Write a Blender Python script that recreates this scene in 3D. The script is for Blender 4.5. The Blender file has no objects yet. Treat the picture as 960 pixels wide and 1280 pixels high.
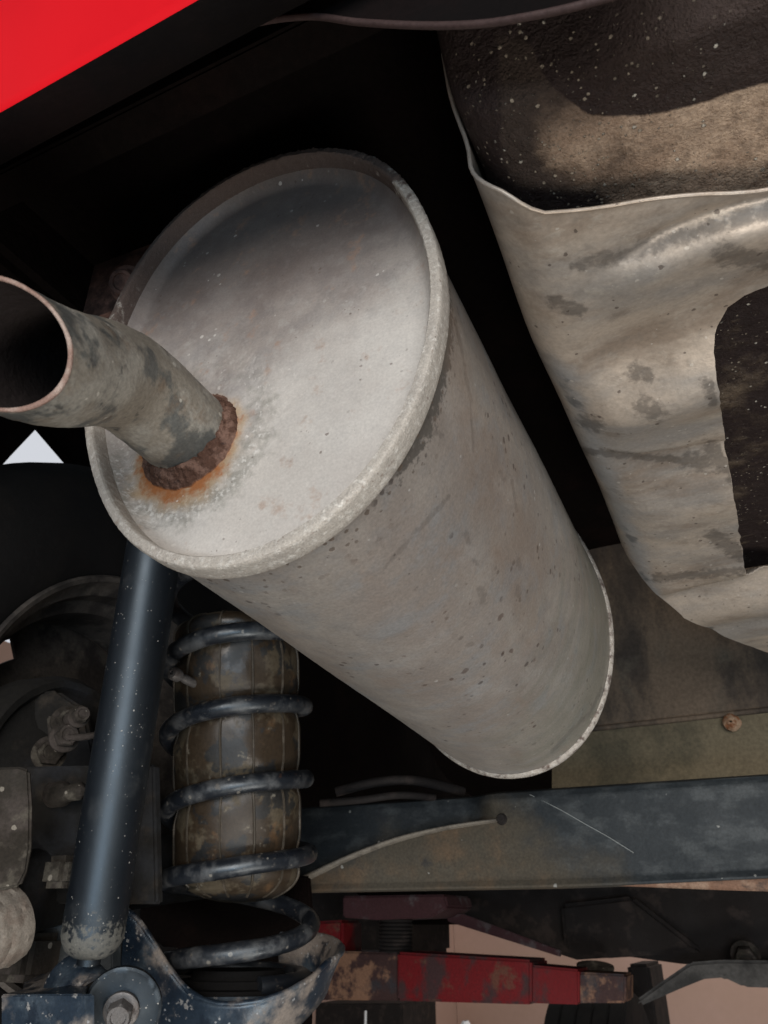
import bpy, bmesh, math, random
from mathutils import Vector, Matrix, noise
random.seed(7)
R_ = math.radians
sc = bpy.context.scene
C = sc.collection
# ------------------------------------------------------------------ camera
FPX, CX, CY = 970.0, 480.0, 640.0
PITCH, YAW = R_(28), R_(25.02)
cd = bpy.data.cameras.new('camera'); cam = bpy.data.objects.new('camera', cd); C.objects.link(cam)
cam.rotation_euler = (math.pi/2 + PITCH, 0, YAW)
cd.sensor_fit = 'VERTICAL'; cd.sensor_height = 24.0; cd.lens = 24.0*FPX/1280.0
cd.clip_start = 0.01; cd.clip_end = 200
cd.dof.use_dof = True; cd.dof.focus_distance = 0.44; cd.dof.aperture_fstop = 16.0
sc.camera = cam
# ------------------------------------------------------------------ light
w = bpy.data.worlds.new('World'); sc.world = w; w.use_nodes = True
bg = w.node_tree.nodes['Background']
bg.inputs[0].default_value = (0.86, 0.93, 1.0, 1); bg.inputs[1].default_value = 0.10
def area(name, loc, target, sx, sy, power, col):
    l = bpy.data.lights.new(name, 'AREA'); l.shape = 'RECTANGLE'; l.size = sx; l.size_y = sy
    l.energy = power; l.color = col
    o = bpy.data.objects.new(name, l); C.objects.link(o); o.location = loc
    o.rotation_euler = (Vector(target)-Vector(loc)).to_track_quat('-Z', 'Y').to_euler()
    return o
area('door_daylight', (0.8, -2.0, 0.12), (-0.2, 0.4, 0.1), 2.2, 1.1, 66, (1.0, 0.965, 0.93))
area('low_blue_fill', (0.55, -1.5, -0.75), (-0.5, 0.6, 0.05), 1.2, 0.4, 12, (0.58, 0.8, 1.0))  # added blue fill that gives shock and axle their cool sheen
area('workshop_lamp', (0.3, 3.6, 1.7), (-1.5, 6, 0.0), 1.2, 1.2, 48, (1.0, 0.95, 0.88))
area('floor_bounce_fill', (0.45, 0.1, -1.3), (-0.02, 0.5, 0.2), 0.6, 0.6, 13, (1.0, 0.95, 0.88))  # added upward fill in place of light bounced off the floor
sc.view_settings.view_transform = 'Standard'; sc.view_settings.look = 'None'
sc.view_settings.exposure = 0.2; sc.view_settings.gamma = 1.0
# ------------------------------------------------------------------ geometry helpers
RX = Matrix.Rotation(YAW, 3, 'Z') @ Matrix.Rotation(math.pi/2 + PITCH, 3, 'X')
def ray(px, py): return RX @ Vector(((px-CX)/FPX, (CY-py)/FPX, -1.0))
def P(px, py, d): return ray(px, py)*d
def at(px, py, x=None, y=None, z=None):
    r = ray(px, py)
    if x is not None: return r*(x/r.x)
    if y is not None: return r*(y/r.y)
    return r*(z/r.z)
def lerp(a, b, t): return a+(b-a)*t
def sst(a, b, x):
    t = max(0.0, min(1.0, (x-a)/(b-a))) if a != b else float(x >= a)
    return t*t*(3-2*t)
def interp(tab, x):
    if x <= tab[0][0]: return tab[0][1]
    for (a, u), (b, v) in zip(tab, tab[1:]):
        if x <= b: return u+(v-u)*(x-a)/(b-a)
    return tab[-1][1]
def nz(p, s, off=0.0): return noise.noise(Vector((p[0]*s+off, p[1]*s+off*1.3, p[2]*s-off)))
def fb(p, s, o=4, off=0.0): return noise.fractal(Vector((p[0]*s+off, p[1]*s+off, p[2]*s)), 0.6, 2.1, o)
def tag(o, label=None, cat=None, group=None, kind=None):
    if label: o['label'] = label
    if cat: o['category'] = cat
    if group: o['group'] = group
    if kind: o['kind'] = kind
    return o
def thing(name, label, cat, loc, group=None):
    o = bpy.data.objects.new(name, None); o.empty_display_size = 0.02
    C.objects.link(o); o.location = loc
    return tag(o, label, cat, group)
ORG = {}
def world_of(p):
    v = Vector((0, 0, 0))
    while p is not None:
        v += p.location; p = p.parent
    return v
def mesh(name, vs, fs, mat, parent=None, smooth=True, attrs=None, sharp=None, origin=None):
    org = world_of(parent) if parent else Vector((0, 0, 0))
    loc = Vector(origin) if origin is not None else None
    me = bpy.data.meshes.new(name)
    o2 = loc if loc is not None else org
    me.from_pydata([tuple(Vector(v)-o2) for v in vs], [], fs); me.update()
    if attrs:
        for k, vals in attrs.items():
            a = me.attributes.new(k, 'FLOAT', 'POINT'); a.data.foreach_set('value', vals)
    me.materials.append(mat)
    o = bpy.data.objects.new(name, me); C.objects.link(o)
    if parent: o.parent = parent
    if loc is not None: o.location = loc-org
    if smooth:
        me.shade_smooth()
        if sharp is not None: me.set_sharp_from_angle(angle=R_(sharp))
    return o
def fix(o):
    bm = bmesh.new(); bm.from_mesh(o.data); bmesh.ops.recalc_face_normals(bm, faces=bm.faces[:]); bm.to_mesh(o.data); bm.free()
    return o
def grid(nu, nv, f, closed_u=False, closed_v=False, flip=False):
    vs = [f(i, j) for i in range(nu) for j in range(nv)]
    fs = []
    for i in range(nu if closed_u else nu-1):
        for j in range(nv if closed_v else nv-1):
            a, b = i*nv+j, i*nv+(j+1) % nv
            c, d = ((i+1) % nu)*nv+(j+1) % nv, ((i+1) % nu)*nv+j
            fs.append((a, d, c, b) if flip else (a, b, c, d))
    return vs, fs
def frame_of(t):
    t = t.normalized(); up = Vector((0, 0, 1)) if abs(t.z) < 0.9 else Vector((0, 1, 0))
    a = t.cross(up).normalized(); b = t.cross(a).normalized()
    return a, b
def spline(pts, n):
    out = []
    m = len(pts)
    for i in range(m-1):
        p0, p1, p2, p3 = pts[max(i-1, 0)], pts[i], pts[i+1], pts[min(i+2, m-1)]
        for k in range(n):
            t = k/n
            out.append(0.5*((2*p1)+(p2-p0)*t+(2*p0-5*p1+4*p2-p3)*t*t+(3*p1-p0-3*p2+p3)*t*t*t))
    out.append(pts[-1].copy()); return out
def tube(name, pts, r, mat, parent=None, n=16, rough=0.0, rs=60, **kw):
    vs, fs = [], []
    a = None
    for i, p in enumerate(pts):
        t = (pts[min(i+1, len(pts)-1)]-pts[max(i-1, 0)]).normalized()
        if a is None: a, b = frame_of(t)
        else:
            a = (a-t*a.dot(t)).normalized(); b = t.cross(a)
        rr = r(i/(len(pts)-1)) if callable(r) else r
        for k in range(n):
            q = 2*math.pi*k/n
            d = a*math.cos(q)+b*math.sin(q)
            v = p+d*rr
            if rough: v = v+d*rough*fb(v, rs)
            vs.append(v)
    m = len(pts)
    for i in range(m-1):
        for k in range(n):
            fs.append((i*n+k, i*n+(k+1) % n, (i+1)*n+(k+1) % n, (i+1)*n+k))
    fs.append(tuple(range(n-1, -1, -1))); fs.append(tuple((m-1)*n+k for k in range(n)))
    o = mesh(name, vs, fs, mat, parent, sharp=50, **kw)
    return fix(o)
def lathe(name, c, axis, prof, mat, parent=None, n=48, rough=0.0, rs=60, sharp=40, arc=None, **kw):
    axis = Vector(axis).normalized(); a, b = frame_of(axis); c = Vector(c)
    def f(i, j):
        r, h = prof[j]; q = 2*math.pi*i/n
        d = a*math.cos(q)+b*math.sin(q)
        v = c+axis*h+d*r
        if rough: v = v+(d*0.7+axis*0.5)*rough*fb(v, rs)
        return v
    vs, fs = grid(n, len(prof), f, closed_u=True)
    return fix(mesh(name, vs, fs, mat, parent, sharp=sharp, **kw))
def plate(name, pts, vec, mat, parent=None, bev=0.0015, sub=0, **kw):
    n = len(pts); vec = Vector(vec)
    vs = [Vector(p) for p in pts]+[Vector(p)+vec for p in pts]
    fs = [tuple(range(n)), tuple(range(2*n-1, n-1, -1))]+[(i, i+n, (i+1) % n+n, (i+1) % n) for i in range(n)]
    o = fix(mesh(name, vs, fs, mat, parent, smooth=False, **kw))
    if bev:
        bm = bmesh.new(); bm.from_mesh(o.data)
        bmesh.ops.bevel(bm, geom=[e for e in bm.edges if e.calc_face_angle(0) > 0.35], offset=bev, segments=2, affect='EDGES', clamp_overlap=True)
        bm.to_mesh(o.data); bm.free()
    o.data.shade_smooth(); o.data.set_sharp_from_angle(angle=R_(35))
    return o
def block(name, c, ax, ay, az, mat, parent=None, bev=0.002, **kw):
    c, ax, ay, az = map(Vector, (c, ax, ay, az))
    return plate(name, [c-ax-ay-az, c+ax-ay-az, c+ax+ay-az, c-ax+ay-az], az*2, mat, parent, bev, **kw)
def bolt(parent, c, axis, r, h, mat, name='bolt', washer=True, ang=0.0):
    axis = Vector(axis).normalized(); a, b = frame_of(axis); c = Vector(c)
    pr = []
    vs, fs = [], []
    def ring(rad, hh, n, hexa=False):
        s = len(vs)
        for k in range(n):
            q = 2*math.pi*k/n+ang
            rr = rad
            if hexa:
                m = (q-ang) % (math.pi/3)-math.pi/6
                rr = rad*math.cos(math.pi/6)/math.cos(m)
            vs.append(c+axis*hh+(a*math.cos(q)+b*math.sin(q))*rr)
        return s
    n = 36; rings = []
    if washer: rings += [ring(r*1.35, 0, n), ring(r*1.35, h*0.18, n), ring(r*1.25, h*0.22, n)]
    rings += [ring(r, h*0.22 if washer else 0, n, True), ring(r, h*0.9, n, True), ring(r*0.82, h, n), ring(r*0.6, h, n), ring(r*0.55, h*0.9, n)]
    for s, t in zip(rings, rings[1:]):
        for k in range(n): fs.append((s+k, s+(k+1) % n, t+(k+1) % n, t+k))
    fs.append(tuple(rings[-1]+k for k in range(n))); fs.append(tuple(rings[0]+k for k in range(n-1, -1, -1)))
    return fix(mesh(name, vs, fs, mat, parent, sharp=35))
# ------------------------------------------------------------------ materials
def M(name, base, rough=0.6, metal=0.0, layers=(), bump=0.2, bscale=120, bdet=6, fine=0.0, fscale=900, rvar=0.15, spec=0.22, bdist=0.002, tint=None, grain=1.0, coat=0):
    """layers: dicts(col, s, lo, hi, off, st=(x,y,z), kind='noise'|'spot', attr, amp, rough, metal, k)"""
    m = bpy.data.materials.new(name); m.use_nodes = True
    nt = m.node_tree; N = nt.nodes; L = nt.links
    pb = N['Principled BSDF']; tc = N.new('ShaderNodeTexCoord')
    def tex(s, off, st, kind='noise', det=7, dist=0.0):
        mp = N.new('ShaderNodeMapping'); L.new(tc.outputs['Object'], mp.inputs[0])
        mp.inputs['Location'].default_value = (off, off*0.7, -off); mp.inputs['Scale'].default_value = st
        if kind == 'noise':
            t = N.new('ShaderNodeTexNoise'); t.inputs['Scale'].default_value = s; t.inputs['Detail'].default_value = det
            t.inputs['Roughness'].default_value = 0.62; t.inputs['Distortion'].default_value = dist
            L.new(mp.outputs[0], t.inputs['Vector']); return t.outputs['Fac']
        t = N.new('ShaderNodeTexVoronoi'); t.inputs['Scale'].default_value = s
        L.new(mp.outputs[0], t.inputs['Vector']); return t
    def math_(op, a, b=None, c=None, clamp=False):
        n = N.new('ShaderNodeMath'); n.operation = op; n.use_clamp = clamp
        for i, v in enumerate((a, b, c)):
            if v is None: continue
            if isinstance(v, (int, float)): n.inputs[i].default_value = v
            else: L.new(v, n.inputs[i])
        return n.outputs[0]
    def ss(v, lo, hi):
        n = N.new('ShaderNodeMapRange'); n.interpolation_type = 'SMOOTHSTEP'
        L.new(v, n.inputs[0]); n.inputs[1].default_value = lo; n.inputs[2].default_value = hi
        return n.outputs[0]
    col = None; rgh = None; met = None
    c0 = N.new('ShaderNodeRGB'); c0.outputs[0].default_value = (*base, 1); col = c0.outputs[0]
    vb = tex(bscale*0.12, 3.1, (1, 1, 1), det=9)
    mr = N.new('ShaderNodeMapRange'); L.new(vb, mr.inputs[0]); mr.inputs[1].default_value = 0.3; mr.inputs[2].default_value = 0.7
    mr.inputs[3].default_value = max(0.05, rough-rvar); mr.inputs[4].default_value = min(1, rough+rvar); rgh = mr.outputs[0]
    hgt = None
    for ly in layers:
        s = ly.get('s', 10); st = ly.get('st', (1, 1, 1)); off = ly.get('off', 0.0)
        if ly.get('kind') == 'spot':
            t = tex(s, off, st, 'vor')
            cs = N.new('ShaderNodeSeparateColor'); L.new(t.outputs['Color'], cs.inputs[0])
            size = math_('MULTIPLY', math_('POWER', cs.outputs[0], 3.0), ly.get('size', 0.35))
            nn = tex(s*3, off+5, st)
            dd = math_('ADD', t.outputs['Distance'], math_('MULTIPLY', math_('SUBTRACT', nn, 0.5), ly.get('wob', 0.25)))
            fac = math_('SUBTRACT', 1.0, ss(math_('SUBTRACT', dd, size), 0.0, ly.get('soft', 0.06)))
            keep = math_('LESS_THAN', cs.outputs[1], ly.get('dens', 0.4)); fac = math_('MULTIPLY', fac, keep)
            if 'gs' in ly:
                fac = math_('MULTIPLY', fac, ss(tex(ly['gs'], off+9, ly.get('gst', (1, 1, 1))), ly.get('glo', 0.45), ly.get('ghi', 0.6)))
            if 'attr' in ly:
                an = N.new('ShaderNodeAttribute'); an.attribute_name = ly['attr']
                fac = math_('MULTIPLY', fac, an.outputs['Fac'])
        else:
            v = tex(s, off, st, det=ly.get('det', 8), dist=ly.get('dist', 0.0))
            if 'attr' in ly:
                an = N.new('ShaderNodeAttribute'); an.attribute_name = ly['attr']
                v = math_('ADD', an.outputs['Fac'], math_('MULTIPLY', math_('SUBTRACT', v, 0.5), ly.get('amp', 1.0)))
            fac = ss(v, ly['lo'], ly['hi'])
        fac = math_('MULTIPLY', fac, ly.get('k', 1.0))
        mx = N.new('ShaderNodeMix'); mx.data_type = 'RGBA'
        L.new(fac, mx.inputs[0]); L.new(col, mx.inputs[6]); mx.inputs[7].default_value = (*ly['col'], 1); col = mx.outputs[2]
        if 'rough' in ly:
            m2 = N.new('ShaderNodeMix'); m2.data_type = 'FLOAT'; L.new(fac, m2.inputs[0]); L.new(rgh, m2.inputs[2]); m2.inputs[3].default_value = ly['rough']; rgh = m2.outputs[0]
        if 'metal' in ly:
            m3 = N.new('ShaderNodeMix'); m3.data_type = 'FLOAT'; L.new(fac, m3.inputs[0])
            if met is None: m3.inputs[2].default_value = metal
            else: L.new(met, m3.inputs[2])
            m3.inputs[3].default_value = ly['metal']; met = m3.outputs[0]
        if 'h' in ly:
            hh = math_('MULTIPLY', fac, ly['h']); hgt = hh if hgt is None else math_('ADD', hgt, hh)
    # fine tonal grain over everything
    g = tex(bscale*4, 1.7, (1, 1, 1), det=4)
    gm = N.new('ShaderNodeMapRange'); L.new(g, gm.inputs[0]); gm.inputs[1].default_value = 0.25; gm.inputs[2].default_value = 0.75; gm.inputs[3].default_value = 1-0.28*grain; gm.inputs[4].default_value = 1+0.27*grain
    hs = N.new('ShaderNodeVectorMath'); hs.operation = 'SCALE'; L.new(col, hs.inputs[0]); L.new(gm.outputs[0], hs.inputs['Scale'])
    L.new(hs.outputs[0], pb.inputs['Base Color']); L.new(rgh, pb.inputs['Roughness'])
    if met is not None: L.new(met, pb.inputs['Metallic'])
    else: pb.inputs['Metallic'].default_value = metal
    pb.inputs['Specular IOR Level'].default_value = spec
    if tint: pb.inputs['Specular Tint'].default_value = (*tint, 1)  # puts the blue of daylight into the highlights of the black paints
    if coat: pb.inputs['Coat Weight'].default_value = coat; pb.inputs['Coat Roughness'].default_value = 0.08
    b1 = tex(bscale, 0.3, (1, 1, 1), det=bdet)
    h = math_('MULTIPLY', b1, 1.0)
    if fine: h = math_('ADD', h, math_('MULTIPLY', tex(fscale, 2.2, (1, 1, 1), det=3), fine))
    if hgt is not None: h = math_('ADD', h, hgt)
    bp = N.new('ShaderNodeBump'); bp.inputs['Strength'].default_value = bump; bp.inputs['Distance'].default_value = bdist
    L.new(h, bp.inputs['Height']); L.new(bp.outputs[0], pb.inputs['Normal'])
    return m
RUST = (0.105, 0.05, 0.038)
m_shell = M('aluminised_shell', (0.37, 0.335, 0.298), 0.45, 0.45, bump=0.35, bscale=150, bdist=0.0006, fine=0.3, grain=0.6, rvar=0.1, layers=[
    dict(col=(0.24, 0.20, 0.175), s=9, lo=0.40, hi=0.66, off=1.0, st=(1, 0.5, 1), k=0.75),
    dict(col=(0.25, 0.235, 0.225), s=70, lo=0.45, hi=0.68, off=31.0, k=0.45),
    dict(col=(0.27, 0.275, 0.28), s=26, lo=0.5, hi=0.68, off=4.0, st=(0.8, 1.6, 1.6), k=0.6),
    dict(col=(0.42, 0.395, 0.37), s=15, lo=0.52, hi=0.72, off=8.0, st=(1, 0.7, 1), k=0.55),
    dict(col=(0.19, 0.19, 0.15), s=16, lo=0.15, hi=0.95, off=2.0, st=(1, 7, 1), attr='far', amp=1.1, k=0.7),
    dict(col=(0.27, 0.19, 0.14), s=30, lo=0.55, hi=0.75, off=6.0, st=(1.5, 0.6, 1.5), k=0.3),
    dict(col=(0.085, 0.075, 0.065), s=260, lo=0.40, hi=0.75, off=3.0, attr='crust', amp=2.0, k=0.9, rough=0.9, h=0.8),
    dict(col=(0.07, 0.055, 0.05), kind='spot', s=230, size=0.42, dens=0.3, gs=15, glo=0.45, ghi=0.6, wob=0.45, soft=0.15, off=2.0, h=-1.0, k=0.7),
    dict(col=(0.10, 0.065, 0.05), kind='spot', s=140, size=0.3, dens=0.22, wob=0.5, soft=0.15, gs=11, glo=0.46, ghi=0.6, gst=(2.5, 0.6, 1), off=7.0, h=-1.2, k=0.65),
    dict(col=(0.10, 0.085, 0.075), s=170, lo=0.35, hi=0.95, off=41.0, attr='scr', amp=2.6, k=0.32, h=-0.5),
    dict(col=(0.22, 0.14, 0.09), s=60, lo=0.3, hi=1.0, off=44.0, attr='brn', amp=1.0, k=0.28),
    dict(col=(0.55, 0.53, 0.5), kind='spot', s=260, size=0.3, dens=0.12, gs=22, off=12.0, h=0.8, k=0.6),
    dict(col=(0.12, 0.09, 0.07), kind='spot', s=330, size=0.6, dens=0.5, wob=0.5, off=15.0, attr='near', h=-1, k=0.9)])
m_cap = M('end_cap_metal', (0.50, 0.45, 0.405), 0.46, 0.3, bump=0.3, bscale=190, bdist=0.0006, fine=0.2, rvar=0.12, grain=0.45, layers=[
    dict(col=(0.24, 0.20, 0.185), s=13, lo=0.38, hi=0.64, off=2.0, k=0.65),
    dict(col=(0.55, 0.515, 0.48), s=19, lo=0.48, hi=0.68, off=5.0, k=0.7),
    dict(col=(0.30, 0.28, 0.27), s=75, lo=0.42, hi=0.66, off=15.0, k=0.5),
    dict(col=(0.53, 0.50, 0.46), s=140, lo=0.50, hi=0.68, off=25.0, k=0.45),
    dict(col=(0.64, 0.60, 0.55), s=20, lo=0.3, hi=1.1, off=25.5, attr='lit_low', amp=0.9, k=0.7, rough=0.5),
    dict(col=(0.085, 0.062, 0.055), s=8, lo=-0.1, hi=0.95, off=5.5, attr='soot_shade', amp=0.8, k=0.78, rough=0.6),
    dict(col=(0.34, 0.20, 0.13), s=70, lo=0.58, hi=0.70, off=6.0, k=0.45),
    dict(col=(0.22, 0.21, 0.18), s=150, lo=0.20, hi=0.85, off=3.0, attr='halo', amp=1.7, k=0.75, rough=0.85, h=0.7),
    dict(col=(0.62, 0.59, 0.55), s=420, lo=0.55, hi=0.9, off=9.0, attr='halo', amp=2.6, k=0.75, rough=0.9, h=1.0),
    dict(col=(0.38, 0.25, 0.13), s=80, lo=0.25, hi=1.0, off=1.0, attr='rust', amp=1.4, k=0.75, rough=0.9),
    dict(col=(0.33, 0.115, 0.035), s=150, lo=0.70, hi=1.3, off=4.0, attr='rust', amp=2.0, k=0.9, rough=0.95, h=0.5),
    dict(col=(0.10, 0.065, 0.05), kind='spot', s=380, size=0.35, dens=0.15, wob=0.5, soft=0.12, gs=26, off=2.0, h=-1.0, k=0.6),
    dict(col=(0.72, 0.68, 0.62), kind='spot', s=300, size=0.4, dens=0.2, gs=20, off=12.0, h=0.8, k=0.6)])
m_rim = M('crusted_rim', (0.36, 0.325, 0.285), 0.66, 0.15, bump=0.5, bscale=320, bdist=0.0012, fine=0.5, layers=[
    dict(col=(0.30, 0.27, 0.24), s=50, lo=0.42, hi=0.64, off=1.0, k=0.6),
    dict(col=(0.62, 0.59, 0.54), s=300, lo=0.50, hi=0.64, off=7.0, k=0.42, h=0.6),
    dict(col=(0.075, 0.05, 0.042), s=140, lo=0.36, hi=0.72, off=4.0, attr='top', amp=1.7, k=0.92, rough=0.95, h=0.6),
    dict(col=(0.16, 0.11, 0.085), s=220, lo=0.60, hi=0.70, off=14.0, k=0.5, h=-0.5),
    dict(col=(0.12, 0.08, 0.06), kind='spot', s=420, size=0.3, dens=0.2, wob=0.5, off=2.0, k=0.5)])
m_weld = M('weld_rust', (0.085, 0.042, 0.028), 0.72, 0.05, bump=1.0, bscale=300, bdist=0.002, fine=0.5, layers=[
    dict(col=(0.20, 0.115, 0.085), s=140, lo=0.46, hi=0.60, off=1.0, k=0.8),
    dict(col=(0.34, 0.12, 0.035), s=90, lo=0.30, hi=0.80, off=3.0, attr='edge', amp=0.7, k=0.95, h=0.2),
    dict(col=(0.025, 0.016, 0.015), s=150, lo=0.55, hi=0.68, off=5.0, k=0.7)])
m_pipe = M('pipe_steel', (0.175, 0.155, 0.128), 0.55, 0.15, bump=0.5, bscale=140, bdist=0.0009, fine=0.35, layers=[
    dict(col=(0.26, 0.245, 0.215), s=34, lo=0.45, hi=0.6, off=1.0, k=0.8),
    dict(col=(0.055, 0.06, 0.06), s=36, lo=0.48, hi=0.58, off=4.0, k=0.8, rough=0.4),
    dict(col=(0.13, 0.09, 0.06), s=50, lo=0.56, hi=0.7, off=8.0, k=0.6),
    dict(col=(0.035, 0.035, 0.035), s=70, lo=0.60, hi=0.68, off=14.0, k=0.8),
    dict(col=(0.45, 0.43, 0.38), kind='spot', s=220, size=0.3, dens=0.12, off=12.0, k=0.6)])
m_piperim = M('pipe_cut_edge', (0.20, 0.125, 0.10), 0.7, 0.1, bump=0.6, bscale=300, bdist=0.001, layers=[
    dict(col=(0.34, 0.27, 0.23), s=90, lo=0.45, hi=0.65, k=0.7)])
m_soot = M('soot_shade', (0.018, 0.013, 0.012), 0.9, 0.0, bump=0.5, bscale=200)
m_shield = M('heat_shield_metal', (0.46, 0.385, 0.315), 0.45, 0.4, bump=0.25, bscale=110, bdist=0.0009, fine=0.3, rvar=0.12, grain=0.5, layers=[
    dict(col=(0.27, 0.255, 0.24), s=9, lo=0.42, hi=0.62, off=2.0, st=(0.7, 1.5, 1), k=0.8),
    dict(col=(0.22, 0.16, 0.115), s=14, lo=0.48, hi=0.68, off=5.0, st=(0.7, 1.6, 1), k=0.65, h=0.2),
    dict(col=(0.42, 0.37, 0.30), s=13, lo=0.55, hi=0.72, off=9.0, st=(0.7, 1.8, 1), k=0.6),
    dict(col=(0.17, 0.125, 0.09), s=38, lo=0.54, hi=0.74, off=11.0, st=(0.8, 1.5, 1), k=0.5, h=0.5),
    dict(col=(0.24, 0.21, 0.18), s=110, lo=0.5, hi=0.7, off=17.0, k=0.35, h=0.3),
    dict(col=(0.45, 0.40, 0.34), s=95, lo=0.56, hi=0.70, off=21.0, k=0.5, h=0.6),
    dict(col=(0.30, 0.30, 0.30), s=40, lo=0.3, hi=0.9, off=6.0, attr='scuff', amp=1.1, k=0.8, rough=0.45, metal=0.4),
    dict(col=(0.10, 0.105, 0.11), s=60, lo=0.78, hi=1.0, off=8.0, attr='scuff', amp=1.4, k=0.7, rough=0.4),
    dict(col=(0.07, 0.06, 0.052), s=170, lo=0.25, hi=0.80, off=4.0, attr='smudge_shade', amp=1.9, k=0.58, h=0.3),
    dict(col=(0.09, 0.085, 0.08), kind='spot', s=26, size=0.3, dens=0.35, soft=0.1, gs=8, glo=0.4, ghi=0.5, off=3.5, wob=0.3, k=0.8, h=-0.4),
    dict(col=(0.08, 0.06, 0.05), kind='spot', s=260, size=0.35, dens=0.16, wob=0.6, off=2.0, k=0.7, h=-0.5),
    dict(col=(0.55, 0.50, 0.44), kind='spot', s=300, size=0.35, dens=0.12, wob=0.6, off=12.0, k=0.6, h=0.6)])
m_tank = M('dirty_tank', (0.045, 0.032, 0.026), 0.9, 0.0, bump=1.0, bscale=150, bdist=0.0025, fine=0.5, spec=0.15, layers=[
    dict(col=(0.31, 0.21, 0.145), s=22, lo=0.35, hi=0.85, off=3.0, attr='mud', amp=1.0, k=0.9, h=0.6),
    dict(col=(0.48, 0.35, 0.25), s=50, lo=0.6, hi=1.05, off=6.0, attr='mud', amp=1.2, k=0.7, h=0.5),
    dict(col=(0.022, 0.014, 0.013), s=40, lo=0.40, hi=0.60, off=1.0, attr='coat', amp=0.75, k=0.97, rough=0.6),
    dict(col=(0.13, 0.095, 0.065), s=24, lo=0.62, hi=0.95, off=28.0, attr='hole', amp=1.6, k=0.8, h=1.2),
    dict(col=(0.20, 0.15, 0.10), s=70, lo=0.85, hi=1.3, off=8.0, attr='hole', amp=2.2, st=(0.7, 1.3, 1), k=0.8, h=1.0),
    dict(col=(0.035, 0.024, 0.019), s=160, lo=0.46, hi=0.70, off=33.0, k=0.35, h=-0.5),
    dict(col=(0.36, 0.30, 0.23), kind='spot', s=560, size=0.42, dens=0.3, wob=0.8, soft=0.15, gs=12, glo=0.42, ghi=0.6, off=2.0, k=0.75, h=0.6),
    dict(col=(0.55, 0.5, 0.42), kind='spot', s=420, size=0.36, dens=0.10, wob=0.8, soft=0.15, off=9.0, k=0.7, h=0.8)])
m_black = M('black_paint', (0.0035, 0.0045, 0.0065), 0.46, 0.0, bump=0.12, bscale=150, bdist=0.0008, rvar=0.05, spec=0.75, tint=(0.74, 0.88, 1.0), layers=[
    dict(col=(0.05, 0.05, 0.048), s=24, lo=0.55, hi=0.75, off=1.0, k=0.35, rough=0.7),
    dict(col=(0.33, 0.31, 0.28), kind='spot', s=520, size=0.32, dens=0.2, wob=0.6, soft=0.12, gs=24, glo=0.40, ghi=0.55, off=3.0, k=0.85, rough=0.8, h=0.4),
    dict(col=(0.12, 0.11, 0.09), s=230, lo=0.50, hi=0.85, off=6.0, attr='dirt', amp=2.4, k=0.7, rough=0.85, h=1.0)])
m_spring = M('spring_paint', (0.010, 0.012, 0.016), 0.36, 0.0, bump=0.25, bscale=160, bdist=0.001, spec=0.7, tint=(0.88, 0.95, 1.0), layers=[
    dict(col=(0.10, 0.10, 0.10), s=40, lo=0.46, hi=0.68, off=2.0, k=0.6, rough=0.65),
    dict(col=(0.14, 0.115, 0.09), s=90, lo=0.60, hi=0.70, off=22.0, k=0.5, rough=0.8),
    dict(col=(0.22, 0.2, 0.17), kind='spot', s=160, size=0.35, dens=0.3, off=3.0, k=0.6),
    dict(col=(0.10, 0.05, 0.03), s=60, lo=0.64, hi=0.72, off=9.0, k=0.7)])
m_bluearm = M('axle_black_paint', (0.010, 0.017, 0.028), 0.36, 0.0, bump=0.3, bscale=120, bdist=0.001, spec=0.8, tint=(0.74, 0.88, 1.0), layers=[
    dict(col=(0.05, 0.065, 0.08), s=22, lo=0.46, hi=0.64, off=7.0, k=0.7, rough=0.5),
    dict(col=(0.25, 0.20, 0.16), s=18, lo=0.47, hi=0.62, off=3.0, k=0.8, rough=0.85),
    dict(col=(0.006, 0.010, 0.018), s=40, lo=0.54, hi=0.62, off=27.0, k=0.8, rough=0.35),
    dict(col=(0.34, 0.31, 0.28), s=110, lo=0.60, hi=0.68, off=11.0, k=0.6, rough=0.9, h=0.5),
    dict(col=(0.35, 0.35, 0.35), kind='spot', s=260, size=0.4, dens=0.3, wob=0.5, off=2.0, k=0.6)])
m_beam = M('axle_beam_paint', (0.020, 0.024, 0.027), 0.55, 0.0, bump=0.35, bscale=90, bdist=0.0015, layers=[
    dict(col=(0.062, 0.068, 0.07), s=26, lo=0.46, hi=0.66, off=3.0, k=0.6, st=(1, 1, 2)),
    dict(col=(0.062, 0.052, 0.038), s=14, lo=0.25, hi=0.85, off=5.0, attr='mud', amp=1.5, k=0.92, rough=0.85),
    dict(col=(0.13, 0.08, 0.045), s=22, lo=0.75, hi=1.1, off=8.0, attr='mud', amp=1.1, k=0.6),
    dict(col=(0.02, 0.022, 0.026), s=30, lo=0.58, hi=0.7, off=15.0, k=0.6),
    dict(col=(0.3, 0.3, 0.28), kind='spot', s=110, size=0.3, dens=0.2, off=2.0, k=0.6)])
m_flange = M('rusty_flange', (0.16, 0.09, 0.06), 0.8, 0.0, bump=0.6, bscale=140, layers=[dict(col=(0.26, 0.18, 0.13), s=30, lo=0.45, hi=0.62, k=0.8), dict(col=(0.05, 0.04, 0.035), s=50, lo=0.55, hi=0.68, off=4, k=0.7)])
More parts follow.
